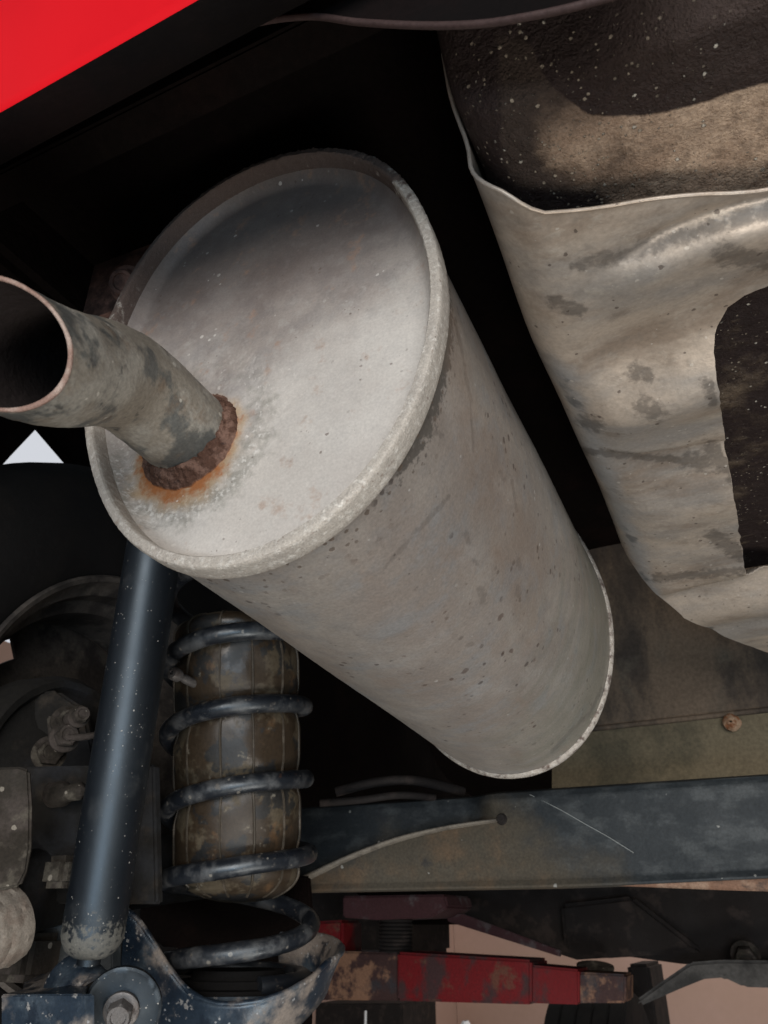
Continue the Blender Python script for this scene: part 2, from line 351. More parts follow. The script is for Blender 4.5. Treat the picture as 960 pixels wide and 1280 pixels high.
m_bag = M('air_bag_rubber', (0.034, 0.023, 0.014), 0.42, 0.0, bump=0.25, bscale=90, bdist=0.0012, spec=0.45, layers=[
    dict(col=(0.08, 0.062, 0.038), s=22, lo=0.49, hi=0.57, off=2.0, k=0.75, rough=0.75),
    dict(col=(0.014, 0.015, 0.016), s=26, lo=0.53, hi=0.57, off=7.0, k=0.85, rough=0.5),
    dict(col=(0.12, 0.065, 0.03), s=24, lo=0.58, hi=0.68, off=11.0, k=0.6),
    dict(col=(0.26, 0.23, 0.18), s=60, lo=0.63, hi=0.72, off=14.0, k=0.6, rough=0.9)])
m_bagseam = M('air_bag_seam', (0.045, 0.036, 0.026), 0.5, 0.0, bump=0.2, layers=[dict(col=(0.11, 0.09, 0.07), s=50, lo=0.5, hi=0.65, k=0.6)])
m_cast = M('dusty_cast_iron', (0.021, 0.017, 0.013), 0.88, 0.0, bump=0.8, bscale=110, bdist=0.002, layers=[
    dict(col=(0.05, 0.04, 0.035), s=30, lo=0.45, hi=0.62, off=3.0, k=0.8),
    dict(col=(0.08, 0.07, 0.055), s=44, lo=0.54, hi=0.66, off=6.0, k=0.7),
    dict(col=(0.26, 0.23, 0.19), kind='spot', s=160, size=0.35, dens=0.2, off=2.0, k=0.6)])
m_castdark = M('dark_cast_iron', (0.016, 0.013, 0.012), 0.85, 0.0, bump=0.7, bscale=100, bdist=0.002, layers=[
    dict(col=(0.04, 0.03, 0.026), s=26, lo=0.5, hi=0.65, off=3.0, k=0.7)])
m_plate = M('dusty_plate', (0.010, 0.0088, 0.0075), 0.85, 0.0, bump=0.5, bscale=60, bdist=0.002, layers=[
    dict(col=(0.02, 0.021, 0.024), s=14, lo=0.45, hi=0.62, off=3.0, k=0.8),
    dict(col=(0.04, 0.031, 0.023), s=26, lo=0.55, hi=0.7, off=9.0, k=0.6)])
m_under = M('underseal', (0.004, 0.0028, 0.0025), 0.95, 0.0, bump=0.8, bscale=60, bdist=0.003, spec=0.03, layers=[
    dict(col=(0.008, 0.0045, 0.0038), s=9, lo=0.5, hi=0.7, off=3.0, k=0.8)])
m_floorpan = M('dusty_floor_pan', (0.12, 0.088, 0.062), 0.8, 0.0, bump=0.3, bscale=60, layers=[
    dict(col=(0.03, 0.025, 0.022), s=8, lo=0.42, hi=0.62, off=2.0, k=0.85, st=(1.4, 1, 0.5)),
    dict(col=(0.10, 0.085, 0.065), s=16, lo=0.55, hi=0.7, off=6.0, k=0.6)])
m_olive = M('olive_crossmember', (0.12, 0.098, 0.062), 0.75, 0.0, bump=0.25, bscale=60, layers=[
    dict(col=(0.05, 0.045, 0.03), s=10, lo=0.42, hi=0.62, off=2.0, k=0.7)])
m_rubber = M('tyre_rubber', (0.005, 0.0045, 0.0045), 0.85, 0.0, bump=0.4, bscale=90, spec=0.2, layers=[dict(col=(0.010, 0.008, 0.007), s=14, lo=0.45, hi=0.65, k=0.6)])
m_rimw = M('steel_wheel', (0.07, 0.06, 0.052), 0.75, 0.0, bump=0.4, bscale=70, layers=[
    dict(col=(0.022, 0.019, 0.018), s=18, lo=0.42, hi=0.58, off=3.0, k=0.85), dict(col=(0.12, 0.10, 0.08), s=36, lo=0.56, hi=0.7, off=7.0, k=0.6)])
m_red = M('red_bumper_paint', (0.50, 0.004, 0.009), 0.5, 0.0, bump=0.0, bscale=60, rvar=0.05, spec=0.1, grain=0.0, layers=[dict(col=(0.55, 0.006, 0.011), s=9, lo=0.45, hi=0.65, k=0.5)])
m_redin = M('bumper_inner', (0.0025, 0.0016, 0.0016), 0.9, 0.0, bump=0.3, spec=0.1, layers=[dict(col=(0.007, 0.003, 0.0028), s=12, lo=0.5, hi=0.7, k=0.6)])
m_redarm = M('lift_red_paint', (0.13, 0.004, 0.006), 0.6, 0.0, bump=0.3, bscale=60, spec=0.25, layers=[
    dict(col=(0.035, 0.022, 0.022), s=10, lo=0.48, hi=0.58, off=3.0, k=0.9, st=(1, 1, 0.6)),
    dict(col=(0.10, 0.05, 0.03), s=18, lo=0.57, hi=0.66, off=8.0, k=0.75)])
m_steelworn = M('worn_lift_steel', (0.05, 0.026, 0.024), 0.6, 0.2, bump=0.4, bscale=80, layers=[
    dict(col=(0.26, 0.14, 0.085), s=16, lo=0.5, hi=0.6, off=3.0, k=0.85), dict(col=(0.035, 0.035, 0.04), s=12, lo=0.52, hi=0.62, off=9.0, k=0.8)])
m_darkred = M('dark_red_pad', (0.055, 0.022, 0.024), 0.7, 0.0, bump=0.4, bscale=80, layers=[dict(col=(0.10, 0.085, 0.085), s=20, lo=0.52, hi=0.64, off=3.0, k=0.7)])
m_wall = M('pink_plaster', (0.46, 0.31, 0.25), 0.9, 0.0, grain=0.1, bump=0.1, bscale=6, bdist=0.005, layers=[dict(col=(0.50, 0.34, 0.29), s=1.6, lo=0.4, hi=0.65, k=0.6)])
m_floor = M('workshop_concrete', (0.34, 0.33, 0.31), 0.8, 0.0, bump=0.2, bscale=8, bdist=0.004, layers=[dict(col=(0.22, 0.21, 0.2), s=1.2, lo=0.45, hi=0.65, k=0.7)])
m_white = M('white_plastic', (0.75, 0.75, 0.76), 0.5, 0.0, bump=0.05)
m_bolt = M('grey_bolt', (0.13, 0.12, 0.115), 0.5, 0.5, bump=0.4, bscale=260, bdist=0.001, layers=[dict(col=(0.06, 0.045, 0.04), s=60, lo=0.5, hi=0.65, k=0.7, rough=0.8), dict(col=(0.28, 0.25, 0.22), kind='spot', s=260, size=0.35, dens=0.2, k=0.6)])
m_bushring = M('bushing_metal', (0.17, 0.145, 0.12), 0.8, 0.1, bump=0.7, bscale=200, bdist=0.0015, layers=[dict(col=(0.13, 0.10, 0.08), s=50, lo=0.48, hi=0.62, k=0.8, off=2)])

# ------------------------------------------------------------------ SETTING
FZ = -1.65
def sheet(name, p, mat):
    return tag(mesh(name, p, [tuple(range(len(p)))], mat, smooth=False), kind='structure')
sheet('floor', [(-14, -14, FZ), (14, -14, FZ), (14, 16, FZ), (-14, 16, FZ)], m_floor)
# pink workshop walls with a corner seen between the lift arm and the car
cr = at(568, 1180, y=6.2)
t = plate('wall_front', [(cr.x, 6.2, FZ), (9, 6.2, FZ), (9, 6.2, 1.9), (cr.x, 6.2, 1.9)], (0, 0.2, 0), m_wall, bev=0); tag(t, kind='structure')
t = plate('wall_pier', [(cr.x-0.003, 5.6, FZ), (cr.x-0.003, 5.6, 1.9), (-8, 5.6, 1.9), (-8, 5.6, FZ)], (0, 0.8, 0), m_wall, bev=0); tag(t, kind='structure')
sk_ = Vector((-9.0, 6.0, 4.5))
skm = bpy.data.materials.new('overcast_sky'); skm.use_nodes = True
_n = skm.node_tree; _e = _n.nodes.new('ShaderNodeEmission'); _e.inputs[0].default_value = (0.9, 0.93, 1.0, 1); _e.inputs[1].default_value = 0.62
_n.links.new(_e.outputs[0], _n.nodes['Material Output'].inputs[0])
sheet('sky', [(-16, -14, FZ), (-16, 22, FZ), (-12, 22, 12), (-12, -14, 12)], skm)
t = plate('wall_left', [(-5, -3.2, FZ), (-5, 5.59, FZ), (-5, 5.59, 1.9), (-5, -3.2, 1.9)], (-0.2, 0, 0), m_wall, bev=0); tag(t, kind='structure')

# ------------------------------------------------------------------ MUFFLER
VPD = ray(1016, 1258).normalized()
P0 = ray(330, 445)*0.38
AX = VPD.cross(Vector((0, 0, 1))).normalized(); BX = AX.cross(VPD)
outline = [(142,383),(167,333),(208,279),(267,229),(308,206),(354,192),(408,181),(449,187),(490,210),(516,239),(537,280),(547,321),(550,370),(545,414),(535,461),(516,512),(490,555),(450,609),(408,644),(380,670),(330,697),(265,710),(200,700),(165,680),(146,662),(129,633),(115,592),(104,546),(107,490),(120,430)]
Q = []
for p in outline:
    r = ray(*p); q = r*(P0.dot(VPD)/r.dot(VPD))-P0; Q.append((q.dot(AX), q.dot(BX)))
cxx, cyy = -0.0146, 0.0295
pol = sorted((math.atan2(b-cyy, a-cxx), math.hypot(a-cxx, b-cyy)) for a, b in Q)
pp = [(t-2*math.pi, r) for t, r in pol]+pol+[(t+2*math.pi, r) for t, r in pol]
S = [interp(pp, -math.pi+2*math.pi*k/360) for k in range(360)]
def fourier(order):
    co = []
    for m in range(order+1):
        a = sum(S[k]*math.cos(m*(-math.pi+2*math.pi*k/360)) for k in range(360))/180
        b = sum(S[k]*math.sin(m*(-math.pi+2*math.pi*k/360)) for k in range(360))/180
        co.append((a, b))
    return co
FC = fourier(6)
def rad(t): return FC[0][0]/2+sum(a*math.cos(m*t)+b*math.sin(m*t) for m, (a, b) in enumerate(FC) if m)
MC = P0+AX*cxx+BX*cyy
ML = 0.40
def mpt(t, off, u, frac=None):
    r = rad(t)-0.0035
    r = r*frac if frac is not None else r+off
    return MC+(AX*math.cos(t)+BX*math.sin(t))*r+VPD*u
muf = thing('muffler', 'large oval dull grey muffler with rusty weld and tailpipe stub, under the car', 'muffler', MC+VPD*ML*0.5)
NT = 288
# shell
NU = 280
NTS = 500
def fsh(i, j):
    t = 2*math.pi*i/NTS; u = 0.012+(ML-0.018)*j/(NU-1)
    v = mpt(t, 0, u)
    d = (AX*math.cos(t)+BX*math.sin(t))
    dent = 0.0007*nz(v, 14)+0.00012*fb(v, 120)
    return v+d*dent
vs, fs = grid(NTS, NU, fsh, closed_u=True)
crust, far, near = [], [], []
for i in range(NTS):
    t = 2*math.pi*i/NTS
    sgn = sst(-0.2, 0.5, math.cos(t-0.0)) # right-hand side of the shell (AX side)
    for j in range(NU):
        u = 0.012+(ML-0.018)*j/(NU-1)
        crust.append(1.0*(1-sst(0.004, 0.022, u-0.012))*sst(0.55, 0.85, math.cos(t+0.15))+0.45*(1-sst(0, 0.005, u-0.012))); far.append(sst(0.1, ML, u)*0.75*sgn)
        near.append((1-sst(0.015, 0.05, u))*0.9)
def proj(v):
    q = RX.transposed() @ Vector(v); return CX+FPX*q.x/-q.z, CY-FPX*q.y/-q.z
def segd(p, a, b):
    ax, ay = a; bx, by = b; px, py = p
    t = max(0, min(1, ((px-ax)*(bx-ax)+(py-ay)*(by-ay))/max(1e-6, (bx-ax)**2+(by-ay)**2)))
    return math.hypot(px-ax-t*(bx-ax), py-ay-t*(by-ay))
LN = [((568, 400), (578, 440), 2), ((578, 440), (588, 500), 2), ((588, 500), (592, 565), 1.5), ((562, 620), (530, 655), 3), ((530, 655), (478, 712), 3), ((583, 668), (586, 676), 5), ((647, 700), (650, 712), 4), ((602, 738), (604, 752), 5), ((648, 735), (647, 745), 4), ((592, 700), (596, 704), 3), ((585, 806), (592, 804), 3), ((690, 940), (712, 915), 2.5), ((712, 915), (738, 890), 2.5), ((738, 890), (752, 860), 2), ((545, 540), (552, 545), 4), ((470, 605), (500, 590), 4), ((500, 590), (520, 560), 4), ((640, 600), (646, 640), 2), ((626, 590), (630, 600), 3)]
BR = [((600, 560), (650, 700), 55), ((560, 400), (585, 520), 25), ((330, 780), (420, 840), 30), ((650, 700), (660, 790), 30)]
scr, brn = [], []
for v in vs:
    p = proj(v); m = b_ = 0.0
    if v.z < MC.z+0.03:
        for a, b, wd in LN:
            if abs(p[0]-a[0]) < 90 and abs(p[1]-a[1]) < 90: m = max(m, 1-sst(0.2, 2.0, segd(p, a, b)/wd))
        for a, b, wd in BR: b_ = max(b_, 1-sst(0.2, 1.4, segd(p, a, b)/wd))
    scr.append(m); brn.append(b_*0.8)
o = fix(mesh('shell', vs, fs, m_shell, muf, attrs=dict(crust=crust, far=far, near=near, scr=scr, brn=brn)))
# rolled seam at the near end
prof = [(-0.0034, 0.0150), (-0.0029, 0.004), (-0.0024, 0.0010), (-0.0016, 0.0), (0.0018, 0.0002), (0.0029, 0.0008), (0.0034, 0.0020), (0.0035, 0.0030), (0.0033, 0.0115), (0.0028, 0.0122), (-0.0005, 0.0125)]
prof2 = []
for (a, b), (c, d) in zip(prof, prof[1:]):
    for k in range(3): prof2.append((lerp(a, c, k/3), lerp(b, d, k/3)))
prof2.append(prof[-1])
NR = 900
def frim(i, j):
    t = 2*math.pi*i/NR; off, u = prof2[j]
    v = mpt(t, off, u); d = AX*math.cos(t)+BX*math.sin(t)
    k = 0.00016*fb(v, 350, 4)+0.0006*max(0, math.sin(t+0.35))**2*fb(v, 320, 4)
    return v+(d*(1 if off > -0.002 else -0.6)-VPD*0.8)*k
vs, fs = grid(NR, len(prof2), frim, closed_u=True)
tp = []
for i in range(NR):
    t = 2*math.pi*i/NR
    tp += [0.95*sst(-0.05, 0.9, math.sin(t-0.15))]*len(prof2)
fix(mesh('rolled_seam', vs, fs, m_rim, muf, attrs=dict(top=tp), sharp=38))
# far rolled seam
prof = [(0.0, ML-0.008), (0.0010, ML-0.0072), (0.0022, ML-0.0055), (0.0026, ML-0.003), (0.002, ML-0.0005), (0.0, ML), (-0.006, ML), (-0.0075, ML+0.004)]
def frim2(i, j):
    t = 2*math.pi*i/360; off, u = prof[j]
    v = mpt(t, off, u); return v+VPD*0.0008*fb(v, 120)
vs, fs = grid(360, len(prof), frim2, closed_u=True)
fix(mesh('rolled_seam', vs, fs, m_rim, muf, attrs=dict(top=[0.42]*len(vs))))
vs, fs = grid(96, 6, lambda i, j: mpt(2*math.pi*i/96, 0, ML+0.0035, frac=max(0.001, 0.95*j/5)), closed_u=True)
fix(mesh('end_cap', vs, fs, m_cap, muf, attrs=dict(halo=[0.0]*len(vs), rust=[0.0]*len(vs), soot_shade=[0.0]*len(vs), lit_low=[0.0]*len(vs))))
# near end cap, dished in behind the seam, with the pipe weld stain
RC = 0.0165
PC = None
r_ = ray(240, 549); PC = r_*((MC+VPD*RC).dot(VPD)/r_.dot(VPD))   # pipe centre on the cap
NC = 130
def fcap(i, j):
    t = 2*math.pi*i/NT; fr = j/(NC-1)
    R0 = rad(t)-0.0035-0.0032
    e = (1-fr)*R0                                    # distance to the seam
    u = RC-0.0015*(1-fr**2)-(0.0 if e > 0.008 else (1-(e/0.008))**2*0.0065)
    v = MC+(AX*math.cos(t)+BX*math.sin(t))*R0*max(fr, 0.0005)+VPD*u
    dd = (v-PC).length
    lump = 0.00018*fb(v, 230, 4)*math.exp(-((dd-0.047)/0.012)**2)*2+0.00006*fb(v, 160)
    return v-VPD*lump+VPD*0.0006*nz(v, 12)
vs, fs = grid(NT, NC, fcap, closed_u=True)
halo, rust, soot_shade, lit_low = [], [], [], []
for v in vs:
    d = (v-PC).length
    low = 0.5-0.5*(v-PC).normalized().dot(BX)
    a = (v-PC).normalized().dot(AX)
    halo.append(0.5*math.exp(-((d-0.046)/0.012)**2)*(0.35+0.65*low)+0.2*(1-sst(0.03, 0.07, d)))
    rust.append((0.55+0.65*low)*(1-sst(0.026, 0.032+0.020*low+0.006*nz(v, 60), d))+0.22*(1-sst(0.03, 0.065, d))*low)
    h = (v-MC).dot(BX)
    soot_shade.append(sst(-0.045, 0.085, h-0.22*abs((v-MC).dot(AX)-0.0)))  # painted shade darkening the upper cap, over some soot
    lit_low.append(sst(0.03, -0.07, h-0.45*(v-MC).dot(AX))*(0.35+0.65*sst(0.03, 0.055, d)))  # painted light: the lower cap is coloured paler as if lit
fix(mesh('end_cap', vs, fs, m_cap, muf, attrs=dict(halo=halo, rust=rust, soot_shade=soot_shade, lit_low=lit_low)))
# tailpipe
PR = 0.0232
e_c = P(-7, 430, 0.270)
T0 = -VPD
path = spline([PC+VPD*0.004, PC+T0*0.022, lerp(lerp(PC, e_c, 0.5), PC+T0*0.055, 0.8), lerp(PC, e_c, 0.8)+(T0*0.1-(e_c-PC)).normalized()*0.0042, e_c], 14)
end_n = (RX @ Vector((0.22, -0.12, 1.0))).normalized()
def pipe_rings(r0, nn=72, cut=True, path=path, rough=0.0):
    vs = []; a = None; m = len(path)
    for i, p in enumerate(path):
        t = (path[min(i+1, m-1)]-path[max(i-1, 0)]).normalized()
        if a is None: a, b = frame_of(t)
        else: a = (a-t*a.dot(t)).normalized(); b = t.cross(a)
        wgt = sst(0.55, 1.0, i/(m-1))
        for k in range(nn):
            q = 2*math.pi*k/nn; d = a*math.cos(q)+b*math.sin(q)
            rr = r0+rough*(0.0004*fb(p+d*r0, 60)+0.0003*nz(p+d*r0, 30))
            off = d*rr
            den = t.dot(end_n)
            v = p+off-t*(off.dot(end_n)/den)*wgt
            vs.append(v)
    return vs
def ring_faces(m, n, flip=False):
    fs = []
    for i in range(m-1):
        for k in range(n):
            f = (i*n+k, i*n+(k+1) % n, (i+1)*n+(k+1) % n, (i+1)*n+k)
            fs.append(f[::-1] if flip else f)
    return fs
out = pipe_rings(PR, rough=1.0); inn = pipe_rings(PR-0.0018)
tp_ = mesh('tailpipe', out, ring_faces(len(path), 72), m_pipe, muf)
fix(tp_)
mesh('inner_wall', inn, ring_faces(len(path), 72, True)+[tuple(range(72))], m_soot, tp_)
m_ = len(path)
eo = out[(m_-1)*72:]; ei = inn[(m_-1)*72:]
def fedge(i, j):
    f = [(0.0, -0.0006), (0.04, 0.0004), (0.3, 0.0008), (0.7, 0.0008), (0.96, 0.0004), (1.0, -0.0006)][j]
    v = lerp(eo[i], ei[i], f[0]); return v+end_n*(f[1]+0.0002*fb(v, 200))
vs, fs = grid(72, 6, fedge, closed_u=True)
fix(mesh('cut_edge', vs, fs, m_piperim, tp_))
# weld bead: lumpy ring round the pipe foot
def fweld(i, j):
    q = 2*math.pi*i/260; s = math.pi*j/21
    a, b = frame_of(VPD)
    d = a*math.cos(q)+b*math.sin(q)
    c = PC+d*(PR+0.0005)
    low = 0.5-0.5*d.dot(BX)
    wd = 0.0034+0.0034*low+0.0010*nz(d*3, 1)+0.0006*nz(d*3, 4); hh = 0.0060+0.0034*low+0.0012*nz(d*3, 2)
    v = c+d*(wd*(1-math.cos(s))*0.5-0.0006)*1.3+T0*(hh*math.cos(s/2)**1.2*1.0)
    n_ = (d+T0).normalized()
    return v+n_*(0.0017*fb(v, 280, 5)*math.sin(min(s+0.4, math.pi)))-T0*0.0006
vs, fs = grid(260, 22, fweld, closed_u=True)
ed = [max(sst(0.66, 1.0, j/21), 0.65*(1-sst(0.0, 0.12, j/21))) for i in range(260) for j in range(22)]
fix(mesh('weld_bead', vs, fs, m_weld, muf, attrs=dict(edge=ed)))

# ------------------------------------------------------------------ HEAT SHIELD and the tank above it
# cross-section (x,z) from the top of the side wall, round the corner, to the flat underside
ZB = 0.272
def section(off, s):
    """s in 0..1 : 0 side-top, 0.42 end of corner, 1 right edge"""
    xs, zr = -0.069+off*0.9, 0.028
    z_b = ZB+off
    zt = 0.36
    if s < 0.25:
        t = s/0.25; return xs+0.004*(1-t), lerp(zt, z_b+zr, t)
    if s < 0.42:
        q = (s-0.25)/0.17*math.pi/2
        return xs+zr*1.15*(1-math.cos(q)), z_b+zr*(1-math.sin(q))
    t = (s-0.42)/0.58; return xs+zr*1.15+t*0.30, z_b
yrear = [(0.0, 0.198), (0.06, 0.206), (0.15, 0.220), (0.25, 0.227), (0.33, 0.227), (0.37, 0.231), (0.39, 0.236), (0.434, 0.246), (0.451, 0.25), (0.484, 0.253), (0.52, 0.258), (0.563, 0.267), (0.598, 0.274), (0.7, 0.285), (1.0, 0.31)]
yfront = [(0, 0.60), (0.25, 0.62), (0.31, 0.65), (0.34, 0.675), (0.367, 0.698), (0.40, 0.726), (0.43, 0.752), (0.46, 0.783), (0.492, 0.817), (0.56, 0.885), (0.7, 0.93), (1.0, 0.96)]
def ridges(x, y, s):
    k = sst(0.34, 0.47, s)
    yy = y+0.006*math.sin(x*40)
    c1 = yy-(0.281+0.06*x); c2 = yy-(0.465+0.45*x); c3 = yy-(0.684-0.02*x)
    r = 0.0
    r += 0.0040*math.exp(-(c1/0.0055)**2)*sst(0.44, 0.52, s)
    r += -0.0030*math.exp(-((c1-0.016)/0.012)**2)*sst(0.42, 0.52, s)
    r += 0.006*math.exp(-((yy-0.35)/0.025)**2)
    r += -0.006*math.exp(-((yy-0.405)/0.022)**2)
    r += 0.0065*(sst(0.0, 0.006, c2)-sst(0.006, 0.055, c2))
    r += -0.004*math.exp(-((yy-0.55)/0.03)**2)
    r += 0.007*(sst(0.0, 0.009, c3)-sst(0.009, 0.06, c3))
    r += 0.0035*math.exp(-((yy-0.78)/0.02)**2)
    r += 0.0035*nz((x, y, 0), 11)+0.0007*nz((x, y, 3), 34)
    return r*k*1.25
NSx, NSy = 170, 330
SV = []
def fshield(i, j):
    s = i/(NSx-1); t = j/(NSy-1)
    sm = lambda tb, w_: sum(interp(tb, s+w_*q_/4) for q_ in range(-4, 5))/9
    y = lerp(sm(yrear, 0.03), sm(yfront, 0.03), t)
    x, z = section(0.0, s)
    rise = -0.022*sst(0.55, 0.80, y)
    v = Vector((x, y, z+rise+ridges(x, y, s)+0.0002*fb((x, y, z), 70)))
    if s < 0.42: v.x += 0.003*nz((0, y, z), 12)*sst(0.26, 0.32, y)+0.0055*sst(0.36, 0.22, y)*sst(0.10, 0.24, s)*sst(0.42, 0.34, s)
    return v
vs, fs = grid(NSx, NSy, fshield)
SC = Vector((0.02, 0.5, ZB))
def proj(v):
    q = RX.transposed() @ Vector(v); return CX+FPX*q.x/-q.z, CY-FPX*q.y/-q.z
scuff, smudge_shade = [], []
SMU_SHADE = [((720, 331), (800, 312), 5), ((800, 312), (905, 283), 7), ((880, 288), (965, 262), 9), ((905, 318), (960, 325), 10), ((862, 575), (925, 580), 9), ((890, 560), (930, 600), 10), ((893, 670), (925, 690), 8), ((805, 508), (820, 512), 9), ((795, 465), (806, 468), 8), ((885, 480), (893, 500), 6), ((730, 525), (748, 530), 6), ((700, 560), (860, 575), 2), ((820, 722), (930, 712), 3), ((690, 375), (725, 388), 5)]  # grime marks, plus shade painted along the creases
def segd(p, a, b):
    ax, ay = a; bx, by = b; px, py = p
    t = max(0, min(1, ((px-ax)*(bx-ax)+(py-ay)*(by-ay))/max(1e-6, (bx-ax)**2+(by-ay)**2)))
    return math.hypot(px-ax-t*(bx-ax), py-ay-t*(by-ay))
for k, v in enumerate(vs):
    s = (k//NSy)/(NSx-1)
    scuff.append(math.exp(-((s-0.345)/0.05)**2)*0.8*sst(0.25, 0.4, v.y))
    p = proj(v); m = 0
    if s > 0.2:
        for a, b, wd in SMU_SHADE: m = max(m, 1-sst(0.0, 2.8, segd(p, a, b)/(wd+2)))
    smudge_shade.append(m*1.0-0.15)
sh = thing('heat_shield', 'crumpled pale heat shield sheet with a dark cut-out, wrapped under the tank', 'heat shield', SC)
so = mesh('shield_sheet', vs, fs, m_shield, sh, attrs=dict(scuff=scuff, smudge_shade=smudge_shade)); fix(so)
sol = so.modifiers.new('sol', 'SOLIDIFY'); sol.thickness = 0.0011; sol.offset = 0
cut_px = [(893, 462), (892, 440), (898, 418), (912, 398), (935, 384), (975, 370), (1080, 360), (1080, 712), (990, 706), (929, 704), (921, 650), (908, 560), (899, 500)]
lo = [at(x, y, z=ZB-0.03) for x, y in cut_px]; base = [at(x, y, z=ZB) for x, y in cut_px]
cv = [Vector((p.x, p.y, ZB-0.04)) for p in base]+[Vector((p.x, p.y, ZB+0.03)) for p in base]
_d = []
for a_, b_ in zip(base, base[1:]+base[:1]):
    L0 = (b_-a_).length; nn_ = max(1, int(L0/0.004))
    for q_ in range(nn_): _d.append(lerp(a_, b_, q_/nn_)+Vector((0.0013*nz(lerp(a_, b_, q_/nn_), 130), 0.0013*nz(lerp(a_, b_, q_/nn_), 140, 5), 0)))
cv = [Vector((p.x, p.y, ZB-0.04)) for p in _d]+[Vector((p.x, p.y, ZB+0.03)) for p in _d]
n = len(_d)
cm = bpy.data.meshes.new('cutter'); cm.from_pydata(cv, [], [tuple(range(n)), tuple(range(2*n-1, n-1, -1))]+[(i, i+n, (i+1) % n+n, (i+1) % n) for i in range(n)])
co = bpy.data.objects.new('cutter', cm); C.objects.link(co); fix(co)
bo = so.modifiers.new('cut', 'BOOLEAN'); bo.operation = 'DIFFERENCE'; bo.object = co; bo.solver = 'EXACT'
dg = bpy.context.evaluated_depsgraph_get(); dg.update()
nm = bpy.data.meshes.new_from_object(so.evaluated_get(dg)); so.modifiers.clear(); so.data = nm
nm.shade_smooth(); nm.set_sharp_from_angle(angle=R_(50))
bpy.data.objects.remove(co); bpy.data.meshes.remove(cm)
# bright folded bead along the rear edge
edge_pts = []
for i in range(8, NSx, 3): edge_pts.append(vs[i*NSy].copy())
tube('edge_bead', edge_pts, 0.0010, m_shield, sh, n=8, origin=SC)
# shiny clip at the lower corner of the cut-out
cp = at(920, 706, z=ZB-0.002)
block('clip', cp, (0.006, 0, 0), (0, 0.004, 0), (0, 0, 0.0012), m_bolt, sh, bev=0.0008)
# tank
NTx, NTy = 150, 260
def ftank(i, j):
    s = i/(NTx-1); t = j/(NTy-1)
    x, z = section(0.020, s)
    y = lerp(0.178, 0.74, t)
    z += 0.030*sst(0.205, 0.178, y)+0.002*nz((x, y, 0), 14)+0.0006*fb((x, y, z), 60)
    return Vector((x-0.012, y, z))
vs, fs = grid(NTx, NTy, ftank)
mud, coat, hole = [], [], []
CB = [(560, 40), (660, 60), (690, 110), (740, 145), (800, 146), (870, 130), (960, 105), (1100, 80)]
for v in vs:
    px, py = proj(v)
    yb = interp(CB, px)
    if py < 330:
        coat.append(max(sst(yb+16, yb-16, py)*(0.55+0.45*sst(640, 700, px)), 0.9*sst(690, 600, px+0.12*(250-py)), 0.75*sst(205, 262, py+0.1*abs(px-700))*sst(830, 720, px))); mud.append((0.4+0.5*sst(700, 860, px)+0.35*math.exp(-((px-710)/45)**2-((py-185)/35)**2))*sst(620, 680, px)); hole.append(0)
    else:
        coat.append(0.8); mud.append(0.0); hole.append(0.62)
tk = fix(mesh('fuel_tank', vs, fs, m_tank, None, attrs=dict(mud=mud, coat=coat, hole=hole), origin=(0.02, 0.4, 0.3)))
tag(tk, 'dark muddy rounded tank bottom above the pale heat shield', 'fuel tank')

# ------------------------------------------------------------------ BUMPER
bp = thing('rear_bumper', 'bright red painted rear bumper corner above the tailpipe', 'bumper', (-0.2, 0.12, 0.4))
edge = [(-420, 372), (-200, 254), (0, 141), (60, 107), (125, 70), (190, 33), (248, 0), (330, -46), (520, -148), (800, -280)]
yb_ = lambda x: 0.13
ep = []
for p in edge:
    v = at(*p, y=0.13); v = at(*p, y=yb_(v.x)); ep.append(v)
ep = spline(ep, 8)
bprof = [(0.0, 0.0), (-0.0015, 0.0015), (-0.0022, 0.005), (-0.006, 0.02), (-0.012, 0.05), (-0.02, 0.12), (-0.02, 0.2), (-0.005, 0.26)]
fl = [(0.0, 0.0), (0.004, -0.0004), (0.010, 0.0), (0.018, 0.002), (0.022, 0.006)]
vs, fs = grid(len(ep), len(bprof), lambda i, j: ep[i]+Vector((0, bprof[j][0], bprof[j][1])))
fix(mesh('outer_panel', vs, fs, m_red, bp))
vs, fs = grid(len(ep), len(fl), lambda i, j: ep[i]+Vector((0, fl[j][0]+0.0001, fl[j][1])))
fix(mesh('lower_flange', vs, fs, m_redin, bp))
# dark valance lip behind the bumper
va = [(-200, 190), (47, 137), (175, 84), (292, 37), (379, 21), (450, 28), (530, 32), (600, 30), (660, 21), (720, 8), (790, -12), (900, -50)]
vp = spline([at(*p, y=0.16) for p in va], 8)
vo = thing('rear_valance', 'dark brown curved valance lip along the top, behind the bumper', 'valance', (-0.1, 0.19, 0.3))
vs, fs = grid(len(vp), 5, lambda i, j: vp[i]+[Vector((0, 0, 0)), Vector((0, 0.0, 0.02)), Vector((0, -0.01, 0.05)), Vector((0, -0.02, 0.1)), Vector((0, -0.03, 0.2))][j])
fix(mesh('valance_skin', vs, fs, m_redin, vo))
tube('rolled_lip', vp, 0.0014, M('lip_metal', (0.05, 0.032, 0.03), 0.5, 0.2, bump=0.3), vo, n=10)

